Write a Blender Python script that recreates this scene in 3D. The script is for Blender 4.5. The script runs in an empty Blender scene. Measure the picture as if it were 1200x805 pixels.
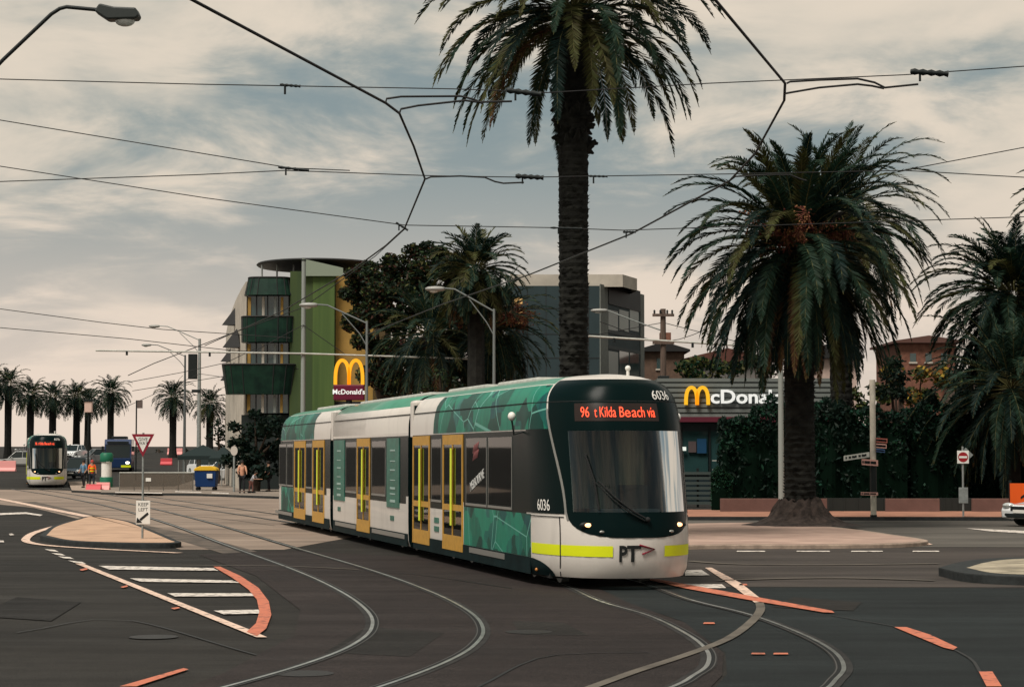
import bpy, bmesh, math, random
from mathutils import Vector, Matrix, noise
R = math.radians
PI = math.pi
random.seed(7)
scene = bpy.context.scene
COL = scene.collection

# ------------------------------------------------------------------ camera maths (surveying the photograph)
F = 2430.0; CX = 600.0; CY = 402.5; EYE = 2.25
PITCH = math.atan(129.5 / F)
cp, sp = math.cos(PITCH), math.sin(PITCH)
def ray(px, py):
    a = (px - CX) / F; b = (CY - py) / F
    return Vector((a, cp - b * sp, sp + b * cp))
def G(px, py, z=0.0):
    d = ray(px, py); t = (z - EYE) / d.z
    return Vector((d.x * t, d.y * t, z))
def at(px, py, Y):
    d = ray(px, py); t = Y / d.y
    return Vector((d.x * t, Y, EYE + d.z * t))
def sm(t):
    t = max(0, min(1, t)); return t * t * (3 - 2 * t)
def T(x, y):
    return 3.4 * sm((y - 150) / 170.0)

# ------------------------------------------------------------------ materials
MATS = {}
def mat(name, rgb, rough=0.7, metal=0.0, var=0.0, scale=3.0, bump=0.0, bscale=40.0, rgb2=None, emit=None, estr=0,
        spec=0.28, coat=0.0, stretch=(1, 1, 1), detail=6, island=0.0, lo=0.35, hi=0.65, rvar=0.0):
    if name in MATS: return MATS[name]
    m = bpy.data.materials.new(name); m.use_nodes = True
    nt = m.node_tree; b = nt.nodes['Principled BSDF']
    b.inputs['Base Color'].default_value = (*rgb, 1)
    b.inputs['Roughness'].default_value = rough
    b.inputs['Metallic'].default_value = metal
    b.inputs['Specular IOR Level'].default_value = spec
    b.inputs['Coat Weight'].default_value = coat
    L = nt.links
    tc = nt.nodes.new('ShaderNodeTexCoord')
    mp = nt.nodes.new('ShaderNodeMapping'); L.new(tc.outputs['Object'], mp.inputs[0])
    mp.inputs['Scale'].default_value = stretch
    col_out = None
    if var > 0 or rgb2:
        n = nt.nodes.new('ShaderNodeTexNoise'); n.inputs['Scale'].default_value = scale
        n.inputs['Detail'].default_value = detail; n.inputs['Roughness'].default_value = 0.6
        L.new(mp.outputs[0], n.inputs['Vector'])
        mr = nt.nodes.new('ShaderNodeMapRange'); mr.inputs[1].default_value = lo; mr.inputs[2].default_value = hi
        L.new(n.outputs['Fac'], mr.inputs[0])
        mx = nt.nodes.new('ShaderNodeMix'); mx.data_type = 'RGBA'
        L.new(mr.outputs[0], mx.inputs[0])
        c2 = rgb2 if rgb2 else tuple(min(1, c * (1 + var)) for c in rgb)
        c1 = rgb if rgb2 else tuple(c * (1 - var) for c in rgb)
        mx.inputs[6].default_value = (*c1, 1); mx.inputs[7].default_value = (*c2, 1)
        col_out = mx.outputs[2]
        if rvar:
            rr = nt.nodes.new('ShaderNodeMapRange'); rr.inputs[3].default_value = rough - rvar; rr.inputs[4].default_value = rough + rvar
            L.new(n.outputs['Fac'], rr.inputs[0]); L.new(rr.outputs[0], b.inputs['Roughness'])
    if island > 0:
        g = nt.nodes.new('ShaderNodeNewGeometry')
        hs = nt.nodes.new('ShaderNodeHueSaturation')
        mr2 = nt.nodes.new('ShaderNodeMapRange'); mr2.inputs[3].default_value = 1 - island; mr2.inputs[4].default_value = 1 + island
        L.new(g.outputs['Random Per Island'], mr2.inputs[0]); L.new(mr2.outputs[0], hs.inputs['Value'])
        mr3 = nt.nodes.new('ShaderNodeMapRange'); mr3.inputs[3].default_value = .46; mr3.inputs[4].default_value = .53
        L.new(g.outputs['Random Per Island'], mr3.inputs[0]); L.new(mr3.outputs[0], hs.inputs['Hue'])
        if col_out: L.new(col_out, hs.inputs['Color'])
        else: hs.inputs['Color'].default_value = (*rgb, 1)
        col_out = hs.outputs[0]
    if col_out: L.new(col_out, b.inputs['Base Color'])
    if bump > 0:
        n2 = nt.nodes.new('ShaderNodeTexNoise'); n2.inputs['Scale'].default_value = bscale; n2.inputs['Detail'].default_value = 4
        L.new(mp.outputs[0], n2.inputs['Vector'])
        bp = nt.nodes.new('ShaderNodeBump'); bp.inputs['Strength'].default_value = bump; bp.inputs['Distance'].default_value = .02
        L.new(n2.outputs['Fac'], bp.inputs['Height']); L.new(bp.outputs[0], b.inputs['Normal'])
    if emit:
        b.inputs['Emission Color'].default_value = (*emit, 1); b.inputs['Emission Strength'].default_value = estr
    MATS[name] = m
    return m

def foliage(name, rgb, island=.45, trans=.25):
    m = mat(name, rgb, rough=.6, island=island, spec=.15)
    nt = m.node_tree; b = nt.nodes['Principled BSDF']; out = nt.nodes['Material Output']
    tr = nt.nodes.new('ShaderNodeBsdfTranslucent'); mx = nt.nodes.new('ShaderNodeMixShader')
    src = b.inputs['Base Color'].links[0].from_socket
    nt.links.new(src, tr.inputs[0]); mx.inputs[0].default_value = trans
    nt.links.new(b.outputs[0], mx.inputs[1]); nt.links.new(tr.outputs[0], mx.inputs[2]); nt.links.new(mx.outputs[0], out.inputs[0])
    return m

def worn(name, rgb, under, amount=.5, scale=4.0, fine=60):
    """paint worn through to what lies under it"""
    m = mat(name, rgb, rough=.7, rgb2=under, scale=scale, lo=amount, hi=amount + .14, detail=12, bump=.25, bscale=60)
    return m

# ------------------------------------------------------------------ mesh builder
class MB:
    def __init__(s): s.v = []; s.f = []; s.m = []; s.sm = []
    def add(s, vs, fs, mi=0, smooth=False):
        o = len(s.v); s.v += [tuple(v) for v in vs]
        for f in fs: s.f.append(tuple(i + o for i in f)); s.m.append(mi); s.sm.append(smooth)
        return s
    def box(s, x0, x1, y0, y1, z0, z1, mi=0):
        v = [(x, y, z) for z in (z0, z1) for y in (y0, y1) for x in (x0, x1)]
        return s.add(v, [(0, 2, 3, 1), (4, 5, 7, 6), (0, 1, 5, 4), (2, 6, 7, 3), (0, 4, 6, 2), (1, 3, 7, 5)], mi)
    def obox(s, o, ax, ay, az, mi=0):
        """oriented box from corner o and three edge vectors"""
        o, ax, ay, az = map(Vector, (o, ax, ay, az))
        v = [o + ax * i + ay * j + az * k for k in (0, 1) for j in (0, 1) for i in (0, 1)]
        return s.add(v, [(0, 2, 3, 1), (4, 5, 7, 6), (0, 1, 5, 4), (2, 6, 7, 3), (0, 4, 6, 2), (1, 3, 7, 5)], mi)
    def tube(s, pts, rad, n=8, mi=0, caps=True):
        pts = [Vector(p) for p in pts]
        rs = rad if isinstance(rad, (list, tuple)) else [rad] * len(pts)
        vs = []; fs = []; up0 = None
        for i, p in enumerate(pts):
            d = (pts[min(i + 1, len(pts) - 1)] - pts[max(i - 1, 0)])
            if d.length < 1e-9: d = Vector((0, 0, 1))
            d.normalize()
            if up0 is None: up0 = Vector((0, 0, 1)) if abs(d.z) < .9 else Vector((1, 0, 0))
            a = d.cross(up0)
            if a.length < 1e-4: a = d.cross(Vector((0, 1, 0)))
            a.normalize(); b = a.cross(d).normalized(); up0 = b
            for k in range(n):
                t = 2 * PI * k / n; vs.append(p + (a * math.cos(t) + b * math.sin(t)) * rs[i])
        for i in range(len(pts) - 1):
            for k in range(n):
                fs.append((i * n + k, i * n + (k + 1) % n, (i + 1) * n + (k + 1) % n, (i + 1) * n + k))
        s.add(vs, fs, mi, True)
        if caps:
            s.add(vs[:n], [tuple(reversed(range(n)))], mi); s.add(vs[-n:], [tuple(range(n))], mi)
        return s
    def lathe(s, prof, c=(0, 0, 0), n=16, mi=0, smooth=True):
        vs = []; fs = []
        for r, z in prof:
            for k in range(n):
                t = 2 * PI * k / n; vs.append((c[0] + r * math.cos(t), c[1] + r * math.sin(t), c[2] + z))
        for i in range(len(prof) - 1):
            for k in range(n): fs.append((i * n + k, i * n + (k + 1) % n, (i + 1) * n + (k + 1) % n, (i + 1) * n + k))
        s.add(vs, fs, mi, smooth)
        s.add(vs[-n:], [tuple(range(n))], mi); s.add(vs[:n], [tuple(reversed(range(n)))], mi)
        return s
    def prism(s, poly, y0, y1, mi=0):
        """poly in x,z ; extruded along y"""
        n = len(poly)
        vs = [(x, y0, z) for x, z in poly] + [(x, y1, z) for x, z in poly]
        fs = [tuple(range(n)), tuple(reversed(range(n, 2 * n)))] + [(i, i + n, (i + 1) % n + n, (i + 1) % n) for i in range(n)]
        return s.add(vs, fs, mi)
    def slab(s, pts, z0, z1, mi=0, mside=None):
        n = len(pts); mside = mi if mside is None else mside
        lo = [(p[0], p[1], z0) for p in pts]; hi = [(p[0], p[1], z1) for p in pts]
        s.add(lo + hi, [tuple(range(n, 2 * n))], mi)
        s.add(lo + hi, [(i, (i + 1) % n, (i + 1) % n + n, i + n) for i in range(n)], mside)
        return s
    def ball(s, c, r, mi=0, nu=14, nv=9):
        r = r if isinstance(r, (tuple, list)) else (r, r, r)
        vs = []; fs = []
        for j in range(nv + 1):
            ph = PI * j / nv
            for i in range(nu):
                th = 2 * PI * i / nu
                vs.append((c[0] + r[0] * math.sin(ph) * math.cos(th), c[1] + r[1] * math.sin(ph) * math.sin(th), c[2] - r[2] * math.cos(ph)))
        for j in range(nv):
            for i in range(nu): fs.append((j * nu + i, j * nu + (i + 1) % nu, (j + 1) * nu + (i + 1) % nu, (j + 1) * nu + i))
        return s.add(vs, fs, mi, True)
    def build(s, name, mats, parent=None, bevel=0, loc=None, fixn=False):
        me = bpy.data.meshes.new(name); me.from_pydata(s.v, [], s.f)
        if not isinstance(mats, (list, tuple)): mats = [mats]
        for m in mats: me.materials.append(m)
        me.polygons.foreach_set('material_index', s.m); me.polygons.foreach_set('use_smooth', s.sm)
        if fixn:
            bm = bmesh.new(); bm.from_mesh(me); bmesh.ops.remove_doubles(bm, verts=bm.verts, dist=1e-5)
            bmesh.ops.recalc_face_normals(bm, faces=bm.faces); bm.to_mesh(me); bm.free()
        me.update()
        o = bpy.data.objects.new(name, me); COL.objects.link(o)
        if parent: o.parent = parent
        if loc: o.location = loc
        if bevel:
            md = o.modifiers.new('bevel', 'BEVEL'); md.width = bevel; md.segments = 2; md.limit_method = 'ANGLE'
        return o

def tag(o, label, cat, group=None):
    o['label'] = label; o['category'] = cat
    if group: o['group'] = group
    return o
def empty(name, loc, rz=0, label=None, cat=None, group=None):
    o = bpy.data.objects.new(name, None); COL.objects.link(o); o.location = loc; o.rotation_euler = (0, 0, rz)
    o.empty_display_size = .3
    if label: tag(o, label, cat, group)
    return o
def struct(o): o['kind'] = 'structure'; return o
def copy_tree(o, parent=None):
    kids = [c for c in list(COL.objects) if c.parent == o]
    c = o.copy(); COL.objects.link(c); c.parent = parent
    for k in kids: copy_tree(k, c)
    return c

def text_mesh(txt, size, depth=.004, sx=1.0, align='CENTER', shear=0, bold=0.0):
    cu = bpy.data.curves.new('lettering', 'FONT'); cu.body = txt; cu.size = size; cu.extrude = depth; cu.align_x = align; cu.align_y = 'CENTER'
    cu.shear = shear; cu.offset = bold; cu.resolution_u = 3
    ob = bpy.data.objects.new('lettering_tmp', cu); COL.objects.link(ob)
    bpy.context.view_layer.update()
    me = bpy.data.meshes.new_from_object(ob.evaluated_get(bpy.context.evaluated_depsgraph_get()))
    bpy.data.objects.remove(ob); bpy.data.curves.remove(cu)
    for v in me.vertices: v.co.x *= sx
    return me
def text_obj(name, txt, size, m, parent, origin, xdir, ydir, depth=.004, sx=1.0, shear=0, bold=0.0, warp=None):
    me = text_mesh(txt, size, depth, sx, shear=shear, bold=bold); me.materials.clear(); me.materials.append(m)
    X = Vector(xdir).normalized(); Y = Vector(ydir).normalized(); Z = X.cross(Y)
    o = Vector(origin)
    for v in me.vertices:
        c = v.co.copy()
        v.co = warp(c) if warp else o + X * c.x + Y * c.y + Z * c.z
    ob = bpy.data.objects.new(name, me); COL.objects.link(ob)
    if parent: ob.parent = parent
    return ob

def catmull(pts, n=8):
    P = [pts[0] * 2 - pts[1]] + list(pts) + [pts[-1] * 2 - pts[-2]]; out = []
    for i in range(1, len(P) - 2):
        for k in range(n):
            t = k / n
            out.append(.5 * ((2 * P[i]) + (P[i + 1] - P[i - 1]) * t + (2 * P[i - 1] - 5 * P[i] + 4 * P[i + 1] - P[i + 2]) * t * t + (-P[i - 1] + 3 * P[i] - 3 * P[i + 1] + P[i + 2]) * t ** 3))
    out.append(P[-2]); return out
def strip(mb, pts, w0, w1, z, mi=0):
    """flat ribbon between lateral offsets w0..w1 from a ground polyline"""
    vs = []; n = len(pts)
    for i, p in enumerate(pts):
        d = pts[min(i + 1, n - 1)] - pts[max(i - 1, 0)]; d.z = 0; d.normalize(); nn = Vector((-d.y, d.x, 0))
        zz = z + T(p.x, p.y)
        a = p + nn * w0; b = p + nn * w1; vs += [(a.x, a.y, zz), (b.x, b.y, zz)]
    return mb.add(vs, [(2 * i, 2 * i + 2, 2 * i + 3, 2 * i + 1) for i in range(n - 1)], mi)
def offset_line(pts, w):
    out = []; n = len(pts)
    for i, p in enumerate(pts):
        d = pts[min(i + 1, n - 1)] - pts[max(i - 1, 0)]; d.z = 0; d.normalize()
        out.append(p + Vector((-d.y, d.x, 0)) * w)
    return out

# shared materials
def asphalt_mat(name, rgb, seed):
    m = bpy.data.materials.new(name); m.use_nodes = True; nt = m.node_tree; b = nt.nodes['Principled BSDF']; L = nt.links
    b.inputs['Specular IOR Level'].default_value = .22
    tc = nt.nodes.new('ShaderNodeTexCoord')
    def N(scale, det, st=(1, 1, 1), kind='ShaderNodeTexNoise'):
        mp = nt.nodes.new('ShaderNodeMapping'); mp.inputs['Scale'].default_value = st; mp.inputs['Location'].default_value = (seed, seed * 2.3, 0); L.new(tc.outputs['Object'], mp.inputs[0])
        n = nt.nodes.new(kind); n.inputs['Scale'].default_value = scale
        if 'Noise' in kind: n.inputs['Detail'].default_value = det; n.inputs['Roughness'].default_value = .65
        L.new(mp.outputs[0], n.inputs['Vector']); return n
    def MR(x, a, b_, c, d):
        n = nt.nodes.new('ShaderNodeMapRange'); n.inputs[1].default_value = a; n.inputs[2].default_value = b_; n.inputs[3].default_value = c; n.inputs[4].default_value = d; L.new(x, n.inputs[0]); return n.outputs[0]
    def MUL(a, b_):
        n = nt.nodes.new('ShaderNodeMath'); n.operation = 'MULTIPLY'; L.new(a, n.inputs[0]); L.new(b_, n.inputs[1]); return n.outputs[0]
    big = MR(N(.16, 4).outputs['Fac'], .35, .65, .72, 1.25)             # old and newer patches
    wear = MR(N(.9, 8, (.22, 1, 1)).outputs['Fac'], .3, .7, .78, 1.22)   # tyre polished lanes
    mid = MR(N(4, 6).outputs['Fac'], .3, .7, .8, 1.2)
    stone = MR(N(38, 2).outputs['Fac'], .38, .66, .55, 1.75)             # aggregate
    oil = MR(N(.55, 3, (1, .5, 1)).outputs['Fac'], .66, .74, 1.0, .55)   # oil stains
    v = MUL(MUL(MUL(big, wear), MUL(mid, stone)), oil)
    h = nt.nodes.new('ShaderNodeHueSaturation'); h.inputs['Color'].default_value = (*rgb, 1); L.new(v, h.inputs['Value']); L.new(h.outputs[0], b.inputs['Base Color'])
    L.new(MR(wear, .78, 1.22, .9, .66), b.inputs['Roughness'])
    bp = nt.nodes.new('ShaderNodeBump'); bp.inputs['Strength'].default_value = .6; bp.inputs['Distance'].default_value = .012; L.new(N(45, 3).outputs['Fac'], bp.inputs['Height']); L.new(bp.outputs[0], b.inputs['Normal'])
    return m
asphalt_dark = asphalt_mat('asphalt', (.0165, .0145, .012), 1.0)
asphalt_track = asphalt_mat('asphalt_track_bed', (.0185, .0135, .0122), 7.0)
asphalt_right = asphalt_mat('asphalt_dark_right', (.008, .0112, .0115), 13.0)
concrete_road = mat('concrete_road', (.215, .165, .13), rough=.85, var=.3, scale=.5, bump=.3, bscale=30, stretch=(.35, 1, 1), detail=10)
concrete_pink = mat('concrete_pink', (.43, .285, .195), rough=.9, var=.16, scale=1.2, bump=.4, bscale=30, detail=10)
kerb_dark = mat('kerb_bluestone', (.022, .025, .025), rough=.8, var=.3, scale=6, bump=.4)
kerb_pale = mat('kerb_concrete', (.3, .23, .18), rough=.85, var=.25, scale=4, bump=.3)
steel_rail = mat('rail_steel', (.62, .63, .6), rough=.3, metal=1, var=.25, scale=2)
groove = mat('rail_groove', (.008, .009, .009), rough=.9)
galv = mat('galvanised_steel', (.27, .29, .28), rough=.5, metal=.35, var=.18, scale=8)
galv_pale = mat('painted_pole', (.42, .42, .38), rough=.6, var=.15, scale=5)
dark_metal = mat('dark_metal', (.012, .016, .016), rough=.55, metal=.2)
wire_mat = mat('wire_metal', (.02, .02, .02), rough=.6, metal=.3)
white_paint = mat('white_paint', (.72, .7, .65), rough=.45, var=.05, scale=4)
black_paint = mat('black_paint', (.012, .014, .014), rough=.5)
glass_dark = mat('dark_glass', (.006, .012, .012), rough=.06, spec=.6)
# ------------------------------------------------------------------ ground
def build_ground():
    ys = [-60, -20, 0, 20, 60, 100, 150] + [150 + 10 * i for i in range(1, 18)] + [400, 700, 1500, 3500]
    xs = [-2500, -800, -200, -60, -20, 0, 20, 60, 200, 800, 2500]
    vs = [(x, y, T(x, y)) for y in ys for x in xs]; n = len(xs)
    fs = [(j * n + i, j * n + i + 1, (j + 1) * n + i + 1, (j + 1) * n + i) for j in range(len(ys) - 1) for i in range(n - 1)]
    struct(MB().add(vs, fs).build('ground', asphalt_dark))
build_ground()
def sheet(name, pts, z, m):
    vs = [(p[0], p[1], z) for p in pts]
    mb = MB().add(vs, [tuple(range(len(vs)))]); o = struct(mb.build(name, m)); 
    bm = bmesh.new(); bm.from_mesh(o.data); bmesh.ops.recalc_face_normals(bm, faces=bm.faces)
    for f in bm.faces:
        if f.normal.z < 0: f.normal_flip()
    bmesh.ops.triangulate(bm, faces=bm.faces); bm.to_mesh(o.data); bm.free(); return o
def pxs(*a): return [G(x, y) for x, y in a]
# concrete tram reservation (left, running off behind the tram)
sheet('track_reservation', pxs((-300, 571), (60, 574), (330, 584), (640, 592), (640, 610), (420, 628), (332, 644), (212, 644), (160, 629), (100, 610), (40, 595), (-60, 585), (-300, 580)), .004, concrete_road)
# darker, teal-toned asphalt sheet right of the tracks
sheet('road', pxs((1400, 690), (860, 688), (700, 688), (735, 706), (800, 728), (850, 765), (852, 790), (800, 850), (1800, 850)), .004, asphalt_right)
# brown patched asphalt round the rails
sheet('track_bed', pxs((330, 645), (640, 660), (700, 689), (738, 707), (803, 730), (848, 765), (846, 792), (790, 850), (100, 850), (260, 790), (345, 745), (352, 715), (300, 675), (232, 650)), .008, asphalt_track)
# road behind the palm island
road_grey = mat('asphalt_bleached', (.085, .077, .066), rough=.85, var=.3, scale=.5, bump=.3, stretch=(.3, 1, 1), detail=10)
sheet('road', pxs((690, 609.5), (1500, 611), (1500, 641), (1000, 641), (690, 644)), .004, road_grey)
brown_road = mat('asphalt_brown', (.045, .037, .032), rough=.85, var=.35, scale=.6, bump=.3, stretch=(.25, 1, 1), detail=10)
sheet('road', pxs((690, 645), (1000, 642), (1500, 642), (1500, 689), (860, 687.5), (690, 687)), .004, brown_road)

# rails ----------------------------------------------------------
h = R(14.2); SH, CH = math.sin(h), math.cos(h)
TRAM0 = Vector((2.10, 34.3, 0))
back = Vector((-SH, CH, 0))
def track(outer, side, label):
    """outer = polyline of one rail; side = signed offset of the other"""
    a = catmull(outer, 8); b = offset_line(a, side); s = 1 if side > 0 else -1
    for ln, inn in ((a, s), (b, -s)):
        mb = MB()
        strip(mb, ln, -.095, .095, .012, 2)
        strip(mb, ln, -.024, .024, .018, 0)
        g0, g1 = (.025, .066) if inn > 0 else (-.066, -.025)
        strip(mb, ln, g0, g1, .016, 1)
        k0, k1 = (.067, .082) if inn > 0 else (-.082, -.067)
        strip(mb, ln, k0, k1, .018, 3)
        o = struct(mb.build('tram_rail', [steel_rail, groove, rail_surround, keeper]))
keeper = mat('rail_keeper', (.09, .085, .08), rough=.5, metal=.6)
rail_surround = mat('rail_surround', (.02, .019, .018), rough=.85, var=.4, scale=2, bump=.3, stretch=(1, 1, 1))
left_rail = pxs((40, 573), (90, 580), (160, 592), (240, 611), (335, 639), (430, 667), (500, 692), (548, 716), (566, 737), (556, 757), (520, 778), (448, 805), (330, 840), (100, 890))
track(left_rail, -1.435, 'a')
rr = [TRAM0 + back * u + Vector((-CH, -SH, 0)) * .7175 for u in (34, 26, 18, 10, 3)]
far = pxs((60, 570), (110, 577), (200, 591))
near = pxs((700, 704), (760, 722), (805, 744), (828, 763), (829, 780), (812, 793), (788, 806), (700, 838), (500, 880))
track(far + rr + near, 1.435, 'b')

# markings --------------------------------------------------------
mk_white = worn('paint_white_worn', (.62, .56, .5), (.07, .062, .055), .5, 7)
mk_pink = worn('paint_pinkish_worn', (.66, .48, .38), (.08, .066, .055), .52, 7)
mk_orange = worn('paint_orange_worn', (.50, .155, .09), (.09, .05, .04), .53, 7)
mk_faint = mat('paint_grey_faint', (.12, .105, .085), rough=.85, rgb2=(.06, .052, .044), scale=1.2, lo=.4, hi=.7)
def mark(pts, m, z=.02, name='road_marking'): return sheet(name, pxs(*pts), z, m)
def resample(P, st):
    out = [P[0]]; acc = 0
    for a, b in zip(P, P[1:]):
        acc += (b - a).length
        if acc >= st: out.append(b); acc = 0
    return out + [P[-1]]
def mline(pts, w, m, z=.02, n=8, name='road_marking'):
    P = resample(catmull(pxs(*pts), n), .4) if len(pts) > 2 else pxs(*pts)
    mb = MB(); strip(mb, P, -w / 2, w / 2, z); return struct(mb.build(name, m))
mark([(88, 661), (97, 661), (295, 740), (313, 748), (300, 748), (288, 743)], mk_pink)
mark([(115, 663.5), (250, 666.5), (256, 669.5), (128, 668)], mk_white)
mark([(152, 678.5), (272, 681), (282, 684), (165, 682.5)], mk_white)
mark([(196, 696), (297, 696), (299, 699.5), (205, 700)], mk_white)
mark([(250, 716.5), (303, 715.5), (305, 720), (262, 721)], mk_white)
mark([(250, 665), (258, 665), (282, 676), (303, 690), (315, 706), (318, 722), (312, 738), (301, 747), (289, 742), (300, 732), (304, 718), (301, 704), (291, 692), (272, 678)], mk_orange, .024)
for a, b in (((52, 644), (64, 645)), ((60, 648.5), (72, 649.5)), ((68, 652.5), (82, 653.5)), ((80, 657.5), (96, 659))):
    mark([a, b, (b[0] + 5, b[1] + 2.4), (a[0] + 6, a[1] + 2.2)], mk_white)
mark([(93, 668.5), (101, 666.5), (103, 668), (96, 670)], mk_orange, .024)
mark([(141, 689), (149, 687), (150, 688.5), (144, 690)], mk_orange, .024)
mark([(200, 714), (209, 712.6), (211, 714), (204, 715.5)], mk_orange, .024)
mline([(-40, 578), (0, 585), (50, 595), (113, 607.5)], .42, mk_pink)
mline([(210, 648.5), (120, 644), (60, 640), (34, 636), (31, 631), (45, 623), (85, 612), (110, 608)], .22, mk_pink)
mark([(140, 806), (215, 784.5), (221, 786), (160, 806)], mk_orange)
mark([(-10, 602), (30, 600.5), (50, 603.5), (47, 605), (30, 602.5), (-5, 604)], mk_white)
mark([(10, 626), (14, 625.6), (17, 627.4), (12, 628)], mk_white)
mark([(-8, 633.5), (4, 634), (5, 636), (-8, 636)], mk_white)
mline([(118, 662), (220, 663), (330, 664), (420, 668)], .1, mk_faint)
mark([(755, 679.5), (772, 680), (830, 690.5), (893, 702), (975, 717), (978, 719.5), (965, 719), (870, 703), (800, 690)], mk_orange, .024)
mark([(1048, 736), (1062, 736), (1090, 745), (1122, 760), (1117, 763), (1105, 760)], mk_orange)
mark([(1147, 788.5), (1163, 788.5), (1174, 806), (1156, 806)], mk_orange)
mark([(826, 666), (834, 666), (868, 684), (896, 706), (884, 707), (862, 690)], mk_pink)
mline([(890, 707), (891, 716), (880, 730), (852, 750), (800, 770), (745, 788), (690, 808)], .13, mk_faint, .0195)
mark([(800, 669), (822, 668.5), (832, 675), (803, 675.5)], mk_white)
mark([(800, 685), (846, 685.5), (851, 690), (810, 690)], mk_white)
for x0, x1, y in ((824, 838, 731.5), (880, 897, 767.5), (906, 924, 767.5), (866, 876, 686)):
    mark([(x0 + 1, y - 1), (x1 - 1, y - 1), (x1, y + .8), (x0, y + .8)], mk_orange)
for x0, x1 in ((864, 896), (934, 972), (998, 1034), (1070, 1100)):
    mark([(x0, 646), (x1, 646), (x1 + 1, 647.2), (x0 - 1, 647.2)], mk_white)
mline([(808, 658), (860, 661.5), (960, 662.5), (1100, 661)], .22, mk_faint)
mline([(840, 681), (920, 678.5), (1000, 678), (1095, 681)], .22, mk_faint)
mark([(1132, 619.5), (1260, 625), (1260, 629), (1160, 623)], mk_white)
mark([(1085, 636), (1093, 638.5), (1070, 640.5), (1058, 638)], mk_pink)
# cracks and tar seams
seam = mat('tar_seam', (.012, .012, .012), rough=.5)
for pts in ([(975, 722), (1010, 728), (1060, 738), (1130, 768), (1150, 790)], [(345, 669), (470, 672), (600, 690)], [(20, 742), (140, 726), (300, 768)], [(560, 806), (640, 770), (760, 765)], [(212, 644.5), (330, 644.6)]):
    mline(pts, .035, seam, .0145)
# concrete joints
for pts in ([(170, 632), (215, 629), (330, 628)], [(60, 586), (200, 592), (320, 597)], [(100, 596), (240, 606), (322, 616)], [(130, 580), (310, 588)]):
    mline(pts, .05, rail_surround, .0085)
# sweeping tyre stain in the concrete
mline([(30, 588), (90, 602), (170, 619), (230, 633), (290, 650)], .9, mat('tyre_stain', (.07, .058, .048), rough=.8, rgb2=(.16, .125, .1), scale=1.5, lo=.45, hi=.7), .0075)

# islands ---------------------------------------------------------
def island(pts, ztop, top, side, rim=.16, name='traffic_island'):
    mb = MB(); P = catmull(pts + [pts[0]], 6)[:-1]
    c = sum((p for p in P), Vector()) / len(P)
    inner = []
    n = len(P)
    for i, p in enumerate(P):
        d = (P[(i + 1) % n] - P[i - 1]); d.normalize(); nn = Vector((-d.y, d.x, 0))
        if nn.dot(c - p) < 0: nn = -nn
        inner.append(p + nn * rim)
    lo = [(p.x, p.y, 0) for p in P]; mid = [(p.x, p.y, ztop - .02) for p in P]; hi = [(p.x * .998 + c.x * .002, p.y * .998 + c.y * .002, ztop) for p in P]; inn = [(p.x, p.y, ztop) for p in inner]
    v = lo + mid + hi + inn
    fs = [(k * n + i, k * n + (i + 1) % n, (k + 1) * n + (i + 1) % n, (k + 1) * n + i) for k in range(3) for i in range(n)]
    mb.add(v, fs, 1); mb.add([(x, y, z + .004) for x, y, z in inn], [tuple(range(n))], 0)
    o = mb.build(name, [top, side]); bm = bmesh.new(); bm.from_mesh(o.data); bmesh.ops.recalc_face_normals(bm, faces=bm.faces)
    for f in bm.faces:
        if abs(f.normal.z) > .8 and f.normal.z < 0: f.normal_flip()
    bm.to_mesh(o.data); bm.free(); return struct(o)
island(pxs((47, 633), (60, 622), (85, 614), (108, 609), (150, 615), (180, 627), (205, 638), (211, 641.5), (180, 642.5), (120, 641.5), (75, 639)), .13, concrete_pink, kerb_dark)
island(pxs((690, 622), (800, 617), (900, 616), (985, 622), (1050, 631), (1088, 638), (1050, 641.5), (960, 643), (850, 643), (700, 643)), .1, mat('concrete_island', (.36, .25, .2), rough=.9, var=.18, scale=.8, bump=.3), kerb_pale, .2)
island(pxs((1100, 675), (1125, 668), (1160, 663.5), (1240, 661), (1400, 661), (1500, 680), (1400, 688), (1240, 687), (1140, 683)), .16, mat('concrete_sand', (.3, .26, .19), rough=.9, var=.4, scale=1.5, bump=.6, bscale=12), kerb_dark, .5)
# far footpath in front of the hedge and kerb
mb = MB(); a = G(500, 609); b = G(1700, 610)
mb.slab([(a.x, a.y), (b.x, b.y), (b.x, b.y + 9), (a.x, a.y + 9)], 0, .12, 0, 1)
struct(mb.build('footpath', [mat('footpath_terracotta', (.30, .145, .095), rough=.9, var=.2, scale=1, bump=.2), kerb_dark]))
# left far footpath (behind the reservation)
mb = MB(); P = pxs((118, 579.5), (230, 581), (420, 588), (700, 594), (700, 588), (420, 575), (300, 562), (228, 564), (205, 572), (120, 573))
mb.slab([(p.x, p.y) for p in P], 0, .13, 0, 1)
o = struct(mb.build('footpath', [mat('footpath_grey', (.2, .165, .135), rough=.9, var=.25, scale=.8, bump=.2), kerb_dark]))
# platform apron by the far tram
mb = MB(); P = pxs((84, 577), (118, 579), (122, 572), (112, 566), (80, 566))
mb.slab([(p.x, p.y) for p in P], 0, .14, 0, 1)
struct(mb.build('tram_stop_platform', [kerb_pale, kerb_dark]))
for (x0, x1, y) in ((135, 190, 579), (205, 236, 578), (248, 268, 579.4)):
    mark([(x0, y), (x1, y + 1.0), (x1, y + 2.1), (x0, y + 1.1)], mk_white, .14 if False else .135)

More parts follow.
